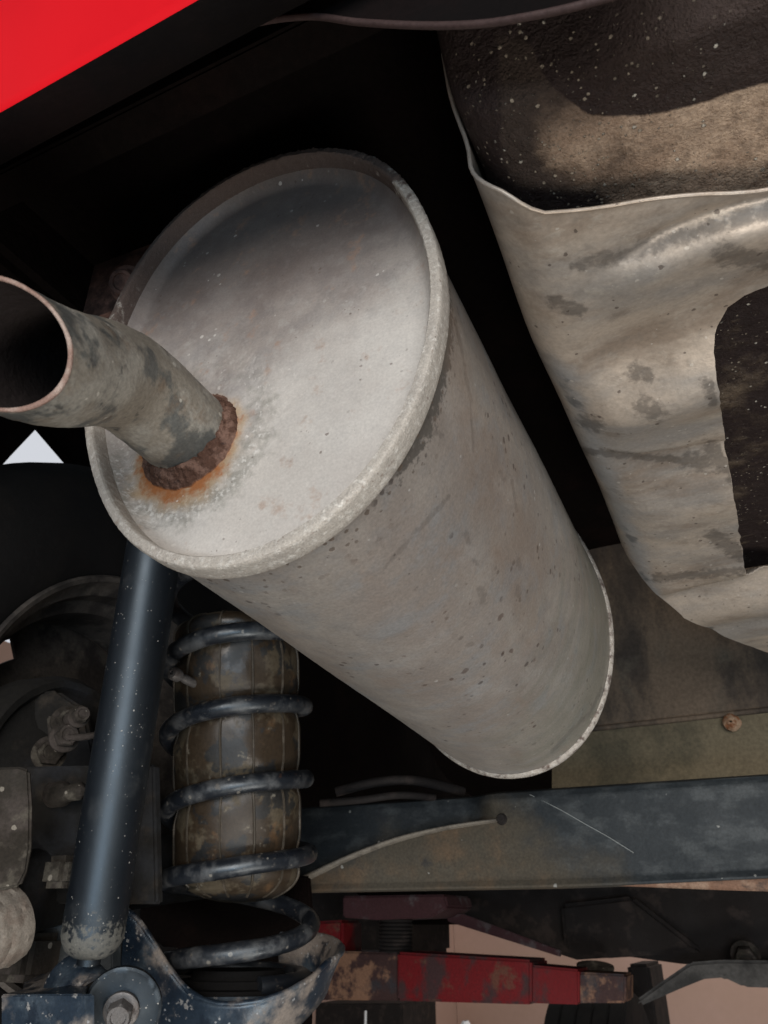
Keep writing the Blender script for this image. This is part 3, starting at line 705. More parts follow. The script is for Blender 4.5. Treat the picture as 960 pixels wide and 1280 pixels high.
# ------------------------------------------------------------------ CAR BODY ABOVE
ub = thing('car_underbody', 'black underside of the car body round the muffler and wheel arch', 'car body', (0, 0.8, 0.45))
def fpan(i, j):
    x = -0.555+1.605*i/40; y = 0.16+2.4*j/60
    z = 0.46-0.20*sst(1.1, 1.5, y)-0.08*sst(1.2, 2.4, y)+0.004*nz((x, y, 0), 8)
    return Vector((x, y, z))
vs, fs = grid(41, 61, fpan); o = fix(mesh('floor_pan', vs, fs, m_under, ub))
plate('rear_panel', [(-0.95, 0.17, 0.36), (1.0, 0.17, 0.36), (1.0, 0.17, 0.9), (-0.95, 0.17, 0.9)], (0, 0.02, 0), m_under, ub)
# inner wheel house wall (inboard of the wheel)
def arch_pts(x, r, c=(0.70, 0.15)):
    return [Vector((x, c[0]-r*math.cos(a), c[1]+r*math.sin(a))) for a in [math.pi*k/16 for k in range(17)]]
tl, tm, tr_ = at(0, 570, x=-0.86), at(45, 526, x=-0.86), at(92, 577, x=-0.86)
qp = [at(-700, 540, x=-0.86), at(0, 541, x=-0.86), at(47, 524, x=-0.86), at(92, 577, x=-0.86), at(150, 660, x=-0.86), at(200, 760, x=-0.86), at(250, 900, x=-0.86), Vector((-0.86, 1.9, 0.0)), Vector((-0.86, 3.2, 0.0)), Vector((-0.86, 3.2, 1.0)), Vector((-0.86, -0.2, 1.0))]
plate('quarter_panel', qp, (-0.02, 0, 0), m_under, ub)
# bumper corner / mud flap closing the arch behind the wheel
plate('arch_flap', [at(-300, 470, x=-0.80), at(60, 500, x=-0.80), at(49, 523, x=-0.80), at(1, 573, x=-0.80), at(-60, 640, x=-0.80), at(-300, 900, x=-0.80)], (0.02, 0, 0), m_under, ub)
plate('chassis_rail', [(-0.50, 0.20, 0.405), (-0.40, 0.20, 0.405), (-0.40, 1.5, 0.40), (-0.50, 1.5, 0.40)], (0, 0, 0.12), m_under, ub, bev=0.008)
m_brown = M('brown_underseal', (0.16, 0.085, 0.065), 0.7, 0.0, bump=0.6, bscale=90, layers=[dict(col=(0.02, 0.013, 0.012), s=24, lo=0.45, hi=0.6, off=3, k=0.8)])
bc = P(118, 343, 0.56)
block('bracket', bc+Vector((0.012, 0.03, 0.025)), (0.06, 0, 0.0), (0, 0.004, 0), (0, 0, 0.04), m_brown, ub, bev=0.004)
bolt(ub, bc+Vector((0.012, 0.022, 0.004)), (0.3, -1, -0.7), 0.0105, 0.014, m_brown)
# dusty panel ahead of the axle, right
fq = [at(690, 600, y=0.98), at(1150, 500, y=0.98), at(1150, 868, y=1.06), at(690, 918, y=1.06)]
def frear(i, j):
    a = lerp(fq[0], fq[1], i/30); b = lerp(fq[3], fq[2], i/30); v = lerp(a, b, j/16)
    return v+Vector((0, 0.004*nz(v, 9), 0))
vs, fs = grid(31, 17, frear); fix(mesh('heel_panel', vs, fs, m_floorpan, ub))
tube('seam_flange', spline([lerp(fq[3], fq[2], k/8)+Vector((0, -0.006, 0)) for k in range(9)], 3), 0.0035, m_floorpan, ub, n=8)
oq = [at(690, 919, y=1.055), at(1150, 869, y=1.055), at(1150, 1010, y=1.045), at(690, 1048, y=1.045)]
vs, fs = grid(31, 9, lambda i, j: lerp(lerp(oq[0], oq[1], i/30), lerp(oq[3], oq[2], i/30), j/8))
fix(mesh('crossmember', vs, fs, m_olive, ub))
lathe('drain_plug', at(914, 903, y=1.045), (0, -1, 0), [(0.0005, 0.006), (0.004, 0.006), (0.006, 0.004), (0.009, 0.003), (0.011, 0)], M('plug_rust', (0.30, 0.2, 0.13), 0.8, 0, bump=0.8, bscale=150, layers=[dict(col=(0.18, 0.07, 0.03), s=60, lo=0.45, hi=0.6)]), ub, n=20, rough=0.003, rs=90)

# ------------------------------------------------------------------ REAR AXLE
YB = 0.917
ax = thing('rear_axle', 'blue-grey and mud-brown rear axle beam with trailing arm and spring cup', 'axle', (-0.25, 0.95, 0.09))
x0, x1 = -0.66, 0.45
def zt(x): return 0.138+0.0*x
def zl(x): return 0.0385+0.006*sst(-0.25, 0.1, x)
gp = spline([at(340, 1118, y=YB-0.016), at(400, 1088, y=YB-0.014), at(450, 1066, y=YB-0.012), at(500, 1048, y=YB-0.009), at(560, 1034, y=YB-0.006), at(622, 1025, y=YB-0.003)], 8)
gtab = [(p.x, p.z) for p in gp]
bprof = [(0.06, 0.99), (0.012, 1.0), (0.003, 0.97), (0.0, 0.9), (0.0, 0.6), (0.001, 0.3), (0.0, 0.05), (-0.0035, -0.01), (-0.0035, -0.03), (0.004, -0.04), (0.045, -0.03), (0.06, -0.02)]
NBx = 260
def fbeam(i, j):
    x = lerp(x0, x1, i/(NBx-1)); dy, h = jj[j]
    z = lerp(zl(x), zt(x), h)
    y = YB+dy
    if 0.05 < h < 0.97: y += 0.0012*nz((x, 0, z), 12)
    # swelling where the gusset is formed at the left
    g = sst(-0.25, -0.5, x)*math.exp(-((h-0.3)/0.3)**2)*0.012
    if x < -0.285 and h > 0.1: y += 0.022*sst(0.0, 0.006, z-interp(gtab, x))*sst(-0.285, -0.33, x)
    return Vector((x, y-g, z))
jj = []
for (a, b), (c, d) in zip(bprof, bprof[1:]):
    for k in range(10): jj.append((lerp(a, c, k/10), lerp(b, d, k/10)))
jj.append(bprof[-1])
vs, fs = grid(NBx, len(jj), fbeam)
mudb = [0.12+0.72*sst(-0.14, -0.30, v.x+0.06*(v.z-0.09)/0.05)*(1-0.55*sst(-0.36, -0.48, v.x)*sst(0.05, 0.09, v.z))*(1-0.8*sst(0.0, 0.008, v.z-interp(gtab, v.x))*sst(-0.285, -0.32, v.x)) for v in vs]
fix(mesh('beam', vs, fs, m_beam, ax, attrs=dict(mud=mudb), sharp=40))
def fflg(i, j):
    x = lerp(-0.24, x1, i/79); k = sst(-0.24, 0.05, x)
    return Vector((x, YB+[0.0015, 0.0, 0.0008, 0.004, 0.05][j], zl(x)-0.001-[0.0, 0.002, 0.6, 1, 1][j]*0.0155*k+(0.002 if j == 4 else 0)))
vs, fs = grid(80, 5, fflg)
fix(mesh('rusty_flange', vs, fs, m_flange, ax))
# raised gusset edge on the beam
gp = spline([at(340, 1118, y=YB-0.016), at(400, 1088, y=YB-0.014), at(450, 1066, y=YB-0.012), at(500, 1048, y=YB-0.009), at(560, 1034, y=YB-0.006), at(622, 1025, y=YB-0.003)], 8)
def fg(i, j):
    v = gp[i]; k_ = 1.0-0.55*i/len(gp); h = [(-0.0045*k_, 0.004), (-0.003*k_, -0.004), (0.0, -0.0065), (0.003*k_, -0.004), (0.0035*k_, 0.010), (0.003*k_, 0.03)][j]
    return v+Vector((0, h[1], h[0]))
vs, fs = grid(len(gp), 6, fg); fix(mesh('gusset_edge', vs, fs, M('pale_worn_edge', (0.16, 0.14, 0.115), 0.8, 0, bump=0.5, layers=[dict(col=(0.07, 0.06, 0.05), s=40, lo=0.45, hi=0.6, k=0.8)]), ax))
lathe('gusset_end', at(627, 1024, y=YB-0.001), (0, -1, 0), [(0.0005, 0.003), (0.005, 0.003), (0.0065, 0)], m_castdark, ax, n=18)
# scratch on the beam
tube('scratch', spline([at(662, 993, y=YB+0.0002), at(700, 1012, y=YB-0.0001), at(735, 1032, y=YB), at(760, 1046, y=YB-0.0002), at(792, 1066, y=YB+0.0003)], 6), lambda t: 0.00035, M('scratch_metal', (0.35, 0.37, 0.36), 0.5, 0.3, bump=0.1), ax, n=6)
# trailing arm
ta = [Vector((-0.60, 0.96, 0.075)), Vector((-0.60, 0.80, 0.06)), Vector((-0.60, 0.62, 0.04)), Vector((-0.585, 0.50, 0.02))]
def fta(i, j):
    p = spl[i]; q = 2*math.pi*j/16; c, s = math.cos(q), math.sin(q)
    e = lambda v: math.copysign(abs(v)**0.4, v)
    return p+Vector((e(c)*0.03, 0, e(s)*0.034))
spl = spline(ta, 8)
vs, fs = grid(len(spl), 16, fta, closed_v=True); fs.append(tuple((len(spl)-1)*16+k for k in range(16)))
fix(mesh('trailing_arm', vs, fs, m_plate, ax, sharp=45))
# spring cup: base and sweeping front wall
SPC = lerp(P(300, 1200, 0.775), P(300, 1200, 0.775), 0); SPT = P(296, 770, 0.80)
SPC = Vector((SPC.x, SPC.y, 0)); spx, spy = SPC.x, SPC.y
zbase = P(300, 1222, 0.75).z
lathe('spring_cup', (spx, spy, zbase-0.022), (0, 0, 1), [(0.0005, 0.004), (0.030, 0.004), (0.045, 0.008), (0.078, 0.010), (0.080, 0.004), (0.0005, 0.0)], m_bluearm, ax, n=48)
lathe('spring_seat', (spx, spy, zbase-0.012), (0, 0, 1), [(0.03, 0.0), (0.030, 0.014), (0.036, 0.018), (0.044, 0.018), (0.047, 0.010), (0.056, 0.010), (0.058, 0.004), (0.068, 0.003), (0.07, -0.002)], m_rubber, ax, n=48)
wt = [(158, 1138, 0.72), (172, 1150, 0.715), (192, 1180, 0.705), (212, 1212, 0.695), (236, 1240, 0.685), (268, 1254, 0.675), (310, 1254, 0.672), (350, 1243, 0.68), (385, 1225, 0.70), (408, 1203, 0.725), (424, 1193, 0.75), (427, 1183, 0.785), (415, 1174, 0.82), (392, 1168, 0.84), (350, 1168, 0.85)]
wb = [(150, 1330, 0.715), (165, 1345, 0.71), (185, 1350, 0.70), (205, 1352, 0.69), (232, 1352, 0.685), (262, 1345, 0.682), (300, 1335, 0.68), (335, 1312, 0.69), (368, 1285, 0.71), (396, 1256, 0.725), (408, 1236, 0.75), (408, 1222, 0.785), (398, 1215, 0.82), (380, 1212, 0.835), (350, 1212, 0.845)]
tw = spline([P(*p) for p in wt], 8); bw = spline([P(*p) for p in wb], 8)
def fwall(i, j):
    t = [0, 0.02, 0.06, 0.2, 0.4, 0.6, 0.8, 1][j]
    v = lerp(tw[i], bw[i], t)
    n_ = Vector((0.3, -0.9, 0))
    return v+n_*(0.006*math.sin(math.pi*t)+0.001*nz(v, 30))-n_*(0.0035 if j == 0 else 0)
vs, fs = grid(len(tw), 8, fwall); wl = fix(mesh('cup_wall', vs, fs, m_bluearm, ax))
s_ = wl.modifiers.new('s', 'SOLIDIFY'); s_.thickness = 0.004; s_.offset = 0
tube('cup_wall_rim', [v+Vector((0, 0.001, 0)) for v in tw], 0.0026, m_bluearm, ax, n=10, rough=0.0006)
plate('dark_backing', [P(175, 1085, 0.90), P(384, 1095, 0.90), P(388, 1150, 0.90), P(386, 1290, 0.90), P(170, 1290, 0.90)], (0, 0.01, 0), m_under, ax, bev=0.002)  # added black sheet that keeps the gap behind the spring dark
# shock mount bracket at the lower left
bk = [P(1, 1245, 0.575), P(60, 1243, 0.565), P(104, 1243, 0.56), P(104, 1330, 0.55), P(0, 1340, 0.56)]
plate('shock_bracket', bk, (0.004, 0.008, 0), m_bluearm, ax, bev=0.001)
plate('bracket_shelf', [P(2, 1243, 0.58), P(104, 1242, 0.562), P(112, 1232, 0.60), P(60, 1212, 0.66), P(34, 1205, 0.68), P(28, 1236, 0.62)], (0, 0.0, -0.003), m_bluearm, ax, bev=0.0008)
plate('side_gusset', [P(31, 1100, 0.69), P(140, 1098, 0.70), P(140, 1240, 0.68), P(36, 1236, 0.67), P(31, 1180, 0.67)], (0.0, 0.012, 0), m_beam, ax, bev=0.001)
# cam plate with hex bolt
cpn = (RX @ Vector((0.12, 0.12, 1.0))).normalized()
cpc = P(152, 1262, 0.585)
lathe('cam_plate', cpc-cpn*0.004, cpn, [(0.0005, 0.003), (0.016, 0.003), (0.024, 0.002), (0.0272, 0.0026), (0.0290, 0.0015), (0.0290, -0.002), (0.0005, -0.002)], m_black, ax, n=56, rough=0.0006)
bolt(ax, cpc, cpn, 0.0098, 0.013, m_bolt, ang=0.4)
# blade edge plate and other backs
plate('carrier_flange', [P(-30, 960, 0.60), P(24, 958, 0.60), P(36, 962, 0.60), P(39, 1010, 0.60), P(38, 1060, 0.595), P(32, 1090, 0.59), P(24, 1108, 0.59), P(-30, 1120, 0.58)], (-0.004, 0.006, 0), m_cast, ax, bev=0.002)
plate('carrier_plate', [P(20, 958, 0.66), P(192, 955, 0.70), P(196, 1130, 0.68), P(20, 1130, 0.65)], (0, 0.01, 0), m_plate, ax, bev=0.002)
block('lug', P(76, 1090, 0.63), (0.013, 0, 0), (0, 0.01, 0), (0, 0, 0.012), m_cast, ax, bev=0.005)
# bushing at the left edge
bd = (RX @ Vector((-0.40, 0.12, 0.92))).normalized()
bcn = P(-22, 1167, 0.575)
bushr = [(0, 0), (0.0175, -0.010), (0.0178, 0.0), (0.0200, 0.0018), (0.0235, 0.0012), (0.0250, -0.001), (0.0252, -0.005), (0.0272, -0.007), (0.0280, -0.010), (0.0280, -0.014), (0.0295, -0.016), (0.0290, -0.022)]
lathe('bushing', bcn, bd, bushr[1:], m_bushring, ax, n=56, rough=0.0018, rs=70)
lathe('bushing_core', bcn-bd*0.003, bd, [(0.0005, -0.006), (0.0176, -0.006), (0.0176, -0.02)], m_castdark, ax, n=40)
block('arm_boss', P(34, 1196, 0.66), (0.022, 0, 0), (0, 0.02, 0), (0, 0, 0.018), m_cast, ax, bev=0.006)

# ------------------------------------------------------------------ SHOCK ABSORBER
sb = P(115, 1176, 0.605); stp = P(200, 640, 0.70)
sdir = (stp-sb).normalized()
sk = thing('shock_absorber', 'glossy black shock absorber tube with stone chips, left of the coil spring', 'shock absorber', sb)
L_ = (stp-sb).length+0.06
prof = [(0.0005, -0.012), (0.008, -0.0115), (0.014, -0.010), (0.0195, -0.006), (0.0225, -0.0005), (0.0238, 0.004), (0.0240, 0.012), (0.0236, 0.0135), (0.0240, 0.016)]
prof += [(0.0240, 0.016+(L_-0.016)*k/30) for k in range(1, 31)]+[(0.0005, L_)]
o = lathe('tube', sb, sdir, prof, m_black, sk, n=64, sharp=60)
a = o.data.attributes.new('dirt', 'FLOAT', 'POINT')
lv = [v.co.dot(sdir) for v in o.data.vertices]
a.data.foreach_set('value', [0.75*(1-sst(0.004, 0.03, h))+0.12*(1-sst(0.03, 0.1, h)) for h in lv])
# eye: ring whose axis points roughly at the camera's right
ea = (RX @ Vector((0.74, -0.10, 0.66))).normalized()
ec = P(100, 1240, 0.612)
lathe('eye_ring', ec, ea, [(0.0165, -0.018), (0.0215, -0.018), (0.0225, -0.016), (0.0225, 0.016), (0.0215, 0.018), (0.0180, 0.018), (0.0172, 0.0165)], m_bluearm, sk, n=56)
lathe('rubber_bushing', ec, ea, [(0.0174, -0.014), (0.0174, 0.0155), (0.0150, 0.0185), (0.0105, 0.0175), (0.0100, 0.0205), (0.0060, 0.0205), (0.0055, -0.014)], m_rubber, sk, n=48)
tube('neck', [sb-sdir*0.016, sb-sdir*0.006], 0.009, m_black, sk, n=20)

# ------------------------------------------------------------------ COIL SPRING
zs0 = P(300, 1232, 0.73).z
sp = thing('coil_spring', 'dark chipped coil spring wound round the brown air bag', 'coil spring', (spx, spy, zs0))
ztop = P(300, 700, 0.80).z
ang0 = math.atan2(-spy, -spx)            # direction from the axis towards the camera
# front crossings (height where each coil passes the camera side)
cross = [P(290, y, d).z for y, d in ((1236, 0.71), (1190, 0.71), (1084, 0.72), (984, 0.735), (889, 0.75), (801, 0.76), (715, 0.77), (640, 0.78))]
tab = [(k, z) for k, z in enumerate(cross)]
def zsp(t):
    k = int(max(0, min(len(cross)-2, math.floor(t)))); f = t-k
    g = lambda i: cross[max(0, min(len(cross)-1, i))]
    p0, p1, p2, p3 = g(k-1), g(k), g(k+1), g(k+2)
    return 0.5*((2*p1)+(p2-p0)*f+(2*p0-5*p1+4*p2-p3)*f*f+(3*p1-p0-3*p2+p3)*f*f*f)
lean = (SPT-Vector((spx, spy, SPT.z)))
def spax(z):
    t = (z-zs0)/(SPT.z-zs0); return Vector((spx+lean.x*t, spy+lean.y*t, z))
pts = []
tt = 0.05
while tt < 6.9:
    z = zsp(tt)+(0.019*math.sin(math.pi*(tt-1))**2 if 1 < tt < 2 else 0); c = spax(z); q = ang0+2*math.pi*tt
    rr = (0.0685+0.004*sst(3.2, 1.6, tt)) if tt > 1 else lerp(0.062, 0.0725, tt)
    pts.append(c+Vector((math.cos(q), math.sin(q), 0))*rr); tt += 1/72
tube('wire', pts, 0.0088, m_spring, sp, n=16, rough=0.0004, rs=80)

# ------------------------------------------------------------------ AIR BAG
zb0, zb1 = P(300, 1128, 0.76).z, P(300, 768, 0.775).z+0.004
bg_ = thing('air_bag', 'olive brown ribbed air bag cylinder inside the coil spring', 'air bag', spax(zb0))
def bagr(z):
    t = (z-zb0)/(zb1-zb0)
    e = min(1, t/0.13); f = min(1, (1-t)/0.10)
    r = 0.0635*math.sqrt(max(0, 1-(1-e)**2.2))**0.9*math.sqrt(max(0, 1-(1-f)**2.4))
    return r
NBz, NBa = 130, 160
def fbag(i, j):
    tj = 0.5-0.5*math.cos(math.pi*j/(NBz-1)); z = lerp(zb0, zb1, tj); q = 2*math.pi*i/NBa
    r = bagr(z)
    t = (q-ang0)/(2*math.pi)
    dist = min(abs(z-zsp(k+(t % 1))) for k in range(0, 7))
    r -= 0.0045*math.exp(-(dist/0.011)**2)*(1 if r > 0.05 else 0)
    v = spax(z)+Vector((math.cos(q), math.sin(q), 0))*r
    k = 0.0016*nz(v, 22)+0.0008*nz(v, 60)
    return v+Vector((math.cos(q), math.sin(q), 0))*k*(1 if r > 0.03 else 0)
vs, fs = grid(NBa, NBz, fbag, closed_u=True)
fix(mesh('bladder', vs, fs, m_bag, bg_))
for k in range(12):
    q = ang0+R_(14)+2*math.pi*k/12+0.03*math.sin(k*3)
    pl = []
    for j in range(6, 66):
        tj = 0.5-0.5*math.cos(math.pi*j/71); z = lerp(zb0, zb1, tj)
        qq = q+0.01*nz((k, z*20, 0), 1)
        v = spax(z)+Vector((math.cos(qq), math.sin(qq), 0))*(bagr(z)+0.0002-0.0045*math.exp(-(min(abs(z-zsp(kk+(((q-ang0)/(2*math.pi)) % 1))) for kk in range(7))/0.011)**2))
        pl.append(v)
    tube('seam', pl, 0.0013, m_bagseam, bg_, n=6)
vb0, vb1 = P(240, 853, 0.742), P(211, 839, 0.715)
lathe('valve_stem', vb0, vb1-vb0, [(0.0005, -0.004), (0.0042, -0.004), (0.0042, 0.012), (0.0036, 0.013), (0.0036, 0.020), (0.0060, 0.021), (0.0062, 0.0285), (0.0050, 0.0305), (0.0022, 0.031), (0.0018, 0.0285), (0.0005, 0.0285)], m_bolt, bg_, n=24)

# ------------------------------------------------------------------ BRAKE
bk = thing('brake_assembly', 'dusty brown drum brake back plate with bolts and a bleed nipple', 'brake', (-0.64, 0.60, 0.13))
lathe('back_plate', (-0.655, 0.60, 0.125), (1, 0, 0), [(0.0005, 0.025), (0.05, 0.025), (0.062, 0.018), (0.088, 0.014), (0.093, 0.020), (0.100, 0.021), (0.106, 0.012), (0.107, -0.02)], m_plate, bk, n=72, rough=0.0015, rs=30)
plate('dust_shield', [P(-40, 880, 0.76), P(10, 868, 0.77), P(70, 862, 0.78), P(105, 885, 0.79), P(120, 960, 0.78), P(115, 1010, 0.76), P(-40, 1010, 0.72)], (-0.004, 0.012, 0), m_plate, bk, bev=0.003)
for (px, py, d, r, h) in ((82, 902, 0.70, 0.0100, 0.012), (98, 896, 0.685, 0.0072, 0.014), (80, 922, 0.69, 0.0098, 0.016), (61, 942, 0.71, 0.0115, 0.008)):
    bolt(bk, P(px, py, d), (0.85, -0.5, 0.0), r, h, m_cast)
tube('brake_pipe', spline([P(84, 922, 0.68), P(105, 921, 0.68), P(125, 918, 0.69), P(160, 915, 0.72)], 6), 0.0030, m_cast, bk, n=12, rough=0.0005)
tube('bleed_nipple', [P(68, 993, 0.66), P(78, 993, 0.65), P(84, 992, 0.647), P(100, 989, 0.64), P(104, 989, 0.637)], lambda t: 0.0105 if t < 0.4 else (0.0068 if t < 0.9 else 0.003), m_cast, bk, n=20, rough=0.001)
plate('bracket_web', [P(57, 895, 0.715), P(75, 893, 0.71), P(80, 925, 0.70), P(74, 948, 0.71), P(60, 930, 0.715)], (-0.004, 0.01, 0), m_cast, bk, bev=0.002)

# ------------------------------------------------------------------ WHEEL
wc = Vector((-0.74, 0.70, 0.15))
wh = thing('wheel', 'dark road wheel with dusty steel rim behind the shock absorber', 'wheel', wc)
WX = (1, 0, 0)
lathe('tyre', wc, WX, [(0.222, 0.080), (0.240, 0.092), (0.290, 0.098), (0.340, 0.090), (0.362, 0.074), (0.368, 0.05), (0.371, 0.0), (0.368, -0.05), (0.362, -0.07), (0.335, -0.088), (0.29, -0.096), (0.222, -0.082)], m_rubber, wh, n=96)
lathe('rim', wc, WX, [(0.227, 0.085), (0.224, 0.0885), (0.219, 0.086), (0.214, 0.072), (0.206, 0.066), (0.203, 0.045), (0.190, 0.035), (0.186, -0.03), (0.196, -0.04), (0.200, -0.06), (0.215, -0.07), (0.224, -0.085)], m_rimw, wh, n=96)
NSP = 5
hp = at(3, 815, x=wc.x-0.04); ha = math.atan2(hp.z-wc.z, hp.y-wc.y)
hr = math.hypot(hp.z-wc.z, hp.y-wc.y)
def disc_mesh():
    vs, fs = [], []
    rs = [0.05, 0.08, 0.11, 0.125, 0.14, 0.155, 0.17, 0.18, 0.19]
    rs = sorted(set(rs+[hr-0.012, hr+0.012])); n = 200
    def hole(k, r):
        a = (2*math.pi*(k+0.5)/n) % (2*math.pi/5)
        a = min(a, 2*math.pi/5-a)
        return a < 0.085 and hr-0.012 < r < hr+0.012
    for sx in (-0.035, -0.040):
        for r in rs:
            for k in range(n):
                q = ha+2*math.pi*k/n; vs.append(wc+Vector((sx-0.02*(r-0.05)*5*0.2, r*math.cos(q), r*math.sin(q))))
    m = len(rs)*n
    for i in range(len(rs)-1):
        rm = (rs[i]+rs[i+1])/2
        for k in range(n):
            if hole(k, rm): 
                continue
            a, b, c, d = i*n+k, i*n+(k+1) % n, (i+1)*n+(k+1) % n, (i+1)*n+k
            fs += [(a, b, c, d), (m+a, m+d, m+c, m+b)]
            for (kk, ii, e1, e2) in ((k+1, i, b, c), (k-1, i, d, a)):
                if hole(kk % n, rm): fs.append((e1, m+e1, m+e2, e2))
            for (rr2, e1, e2) in (((rs[i+1]+rs[min(i+2, len(rs)-1)])/2, c, d), ((rs[i]+rs[max(i-1, 0)])/2, a, b)):
                if hole(k, rr2): fs.append((e1, m+e1, m+e2, e2))
    return vs, fs
vs, fs = disc_mesh(); o = mesh('wheel_disc', vs, fs, m_rimw, wh, smooth=False)
lathe('hub', wc, WX, [(0.0005, -0.02), (0.06, -0.02), (0.07, -0.03), (0.07, -0.05), (0.0005, -0.055)], m_rimw, wh, n=40)

# ------------------------------------------------------------------ HOSES behind the spring
for k, (pp_, r, lab) in enumerate((([(420, 990, 0.98), (470, 978, 0.98), (520, 976, 0.98), (580, 990, 0.99)], 0.006, 'dim olive pipe crossing behind the muffler, upper of two'), ([(400, 1004, 0.96), (450, 1000, 0.96), (500, 994, 0.96), (545, 998, 0.96)], 0.0045, 'dim olive pipe crossing just above the axle beam, lower of two'))):
    o = tube('brake_hose', spline([P(*p) for p in pp_], 8), r, m_castdark, None, n=12, origin=P(*pp_[0])); tag(o, lab, 'brake hose')

# ------------------------------------------------------------------ LIFT ARM and things beyond
YL = 1.75
def L(px, py, dy=0.0): return at(px, py, y=YL+dy)
la = thing('car_lift', 'worn red steel lift arm reaching across below the car', 'lift arm', L(560, 1225))
plate('arm_tip', [L(395, 1188), L(498, 1191), L(498, 1251), L(395, 1250)], (0, 0.12, 0), m_steelworn, la, bev=0.004)
plate('arm_sleeve', [L(496, 1190, -.003), L(664, 1200, -.003), L(664, 1256, -.003), L(496, 1251, -.003)], (0, 0.13, 0), m_redarm, la, bev=0.005)
plate('arm_tube', [L(660, 1206, .01), L(724, 1212, .01), L(724, 1256, .01), L(660, 1254, .01)], (0, 0.10, 0), m_redarm, la, bev=0.004)
plate('arm_inner', [L(722, 1215, .02), L(782, 1218, .02), L(782, 1254, .02), L(722, 1254, .02)], (0, 0.09, 0), m_steelworn, la, bev=0.004)
plate('arm_knuckle', [L(386, 1152, .0), L(428, 1150, .0), L(428, 1194, .0), L(386, 1194, .0)], (0, 0.1, 0), m_redarm, la, bev=0.006)
lpd = thing('lift_pad', 'dark red lift pad on a threaded screw, on top of the lift arm', 'lift pad', L(500, 1190))
plate('pad_plate', [L(428, 1120, -.02), L(556, 1118, -.02), L(560, 1134, -.02), L(540, 1147, -.02), L(470, 1150, -.02), L(428, 1147, -.02)], (0, 0.16, 0), m_darkred, lpd, bev=0.004)
sc0, sc1 = L(495, 1192, 0.04), L(495, 1148, 0.04)
pr = []
hgt = (sc1-sc0).length
for k in range(9):
    pr += [(0.034, hgt*k/9), (0.038, hgt*(k+0.4)/9), (0.038, hgt*(k+0.6)/9), (0.034, hgt*(k+1)/9-0.0001)]
lathe('screw', sc0, (0, 0, 1), pr, m_castdark, lpd, n=32, sharp=25)
sl = plate('sill_flange', [L(556, 1140, .1), L(580, 1143, .1), L(700, 1188, .1), L(700, 1196, .1), L(560, 1152, .1)], (0, 0.01, 0), m_darkred, None, bev=0.001, origin=L(620, 1160, .1)); tag(sl, 'thin dull red sill flange sloping down to the right beyond the lift pad', 'sill flange')
# front subframe in shade
fsb = thing('front_subframe', 'black front subframe and floor of the car seen far below the axle beam', 'subframe', at(760, 1150, y=2.1))
def F(px, py, y=2.1): return at(px, py, y=y)
plate('subframe_body', [F(545, 1100), F(1150, 1090), F(1150, 1214), F(960, 1212), F(850, 1205), F(785, 1196), F(720, 1200), F(695, 1192), F(640, 1168), F(560, 1142), F(540, 1141), F(512, 1148), F(512, 1194), F(386, 1194), F(386, 1100)], (0, 0.3, 0), m_castdark, fsb, bev=0.01)
plate('skid_web', [F(700, 1130, 2.06), F(790, 1120, 2.06), F(880, 1190, 2.06), F(760, 1198, 2.06), F(705, 1188, 2.06)], (0, 0.03, 0), m_castdark, fsb, bev=0.01)
bolt(fsb, F(744, 1207, 2.0), (0, -0.3, -1), 0.03, 0.03, m_cast)
bolt(fsb, F(932, 1194, 2.05), (0, -1, -0.2), 0.022, 0.03, m_cast)
st = thing('strut_rod', 'grey pressed suspension arm slanting down left in front of the pink wall', 'suspension arm', F(870, 1215, 2.0))
plate('arm_blade', [F(795, 1250, 2.0), F(830, 1225, 2.0), F(862, 1203, 2.0), F(900, 1200, 2.0), F(1080, 1202, 2.0), F(1080, 1238, 2.0), F(930, 1234, 2.0), F(905, 1222, 2.0), F(880, 1224, 2.0), F(850, 1236, 2.0), F(800, 1258, 2.0)], (0, 0.05, 0), M('grey_arm', (0.085, 0.08, 0.075), 0.8, 0, bump=0.4, bscale=30, layers=[dict(col=(0.04, 0.038, 0.036), s=8, lo=0.45, hi=0.6)]), st, bev=0.006)
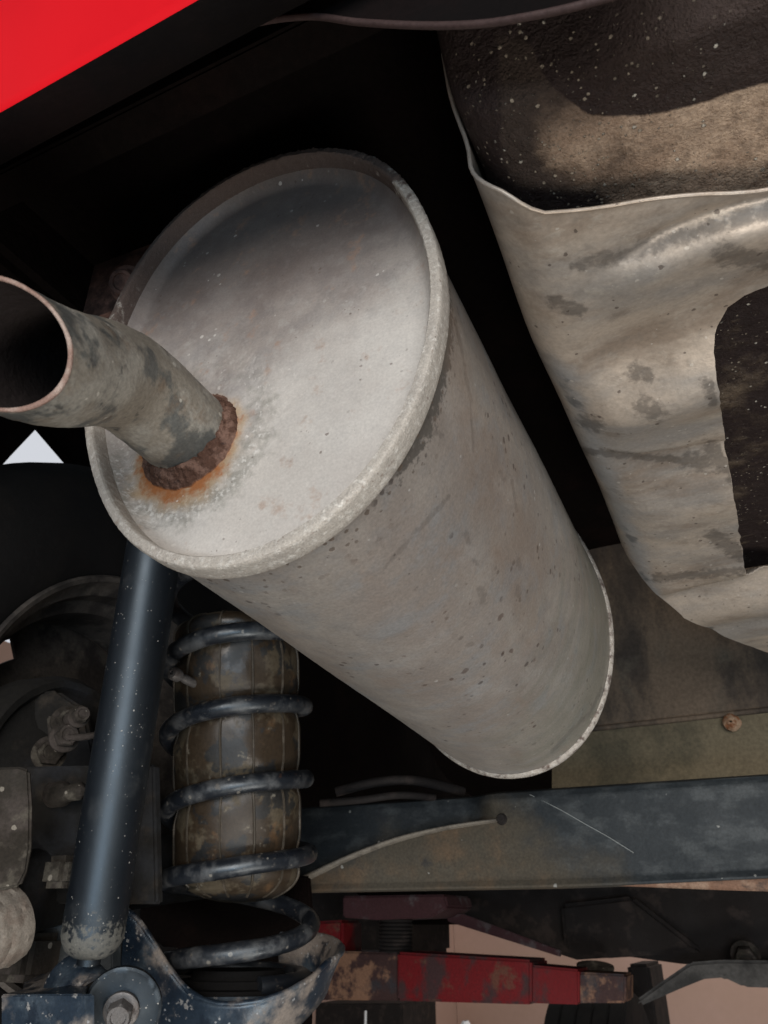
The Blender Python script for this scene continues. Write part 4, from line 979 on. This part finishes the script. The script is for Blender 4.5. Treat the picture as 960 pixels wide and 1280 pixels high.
# front tyre with tread
ftc = at(752, 1330, y=2.6)
ft = thing('ribbed_tyre', 'dark ribbed front tyre low behind the lift arm', 'tyre', ftc)
tprof = [(0.20, -0.11), (0.29, -0.108)]
for k in range(5):
    z0 = -0.10+k*0.042; tprof += [(0.31, z0), (0.31, z0+0.032), (0.302, z0+0.034), (0.302, z0+0.040)]
tprof += [(0.29, 0.112), (0.20, 0.11)]
lathe('tread', Vector((ftc.x, ftc.y, at(745, 1238, y=2.6).z-0.31)), (1, 0, 0), tprof, m_rubber, ft, n=72, sharp=20)
# lift post
po = plate('lift_post', [at(783, 1205, y=3.0), at(811, 1205, y=3.0), Vector((at(811, 1205, y=3.0).x, 3.0, FZ)), Vector((at(783, 1205, y=3.0).x, 3.0, FZ))], (0, 0.3, 0), m_castdark, None, bev=0.01, origin=(at(797, 1205, y=3.0).x, 3.0, FZ)); tag(po, 'black lift post standing on the floor right of the front tyre', 'lift post')
# dark cabinet under the arm tip
p1, p2 = at(394, 1254, y=4.6), at(503, 1254, y=4.6)
cb = plate('tool_cabinet', [Vector((p1.x, 4.6, p1.z)), Vector((p2.x, 4.6, p2.z)), Vector((p2.x, 4.6, FZ)), Vector((p1.x, 4.6, FZ))], (0, 0.5, 0), m_castdark, None, bev=0.01, origin=(p1.x, 4.6, FZ)); tag(cb, 'black cabinet standing by the pink wall under the lift arm tip', 'cabinet')
pz = at(458, 1258, y=4.58)
wp = tube('wall_conduit', [Vector((pz.x, 4.57, FZ)), Vector((pz.x, 4.57, pz.z-0.02))], 0.007, m_white, None, n=10, origin=(pz.x, 4.57, FZ)); tag(wp, 'thin pale upright rod in front of the black cabinet', 'rod')
sk2 = at(582, 1284, y=5.0)
lumps = []
def fsack(i, j):
    q = 2*math.pi*i/40; h = j/14
    r = 0.15*math.sqrt(max(0.0001, 1-h**2.5))+0.01
    v = Vector((sk2.x+r*math.cos(q)*1.0, 5.0+r*math.sin(q)*0.7, lerp(FZ, sk2.z+0.03, h)))
    return v+Vector((math.cos(q), math.sin(q), 0.6))*0.035*fb(v, 7)
vs, fs = grid(40, 15, fsack, closed_u=True)
o = fix(mesh('plastic_sack', vs, fs, m_white, None, origin=(sk2.x, 5.0, FZ))); tag(o, 'white plastic sack on the floor just below the red lift arm', 'sack')
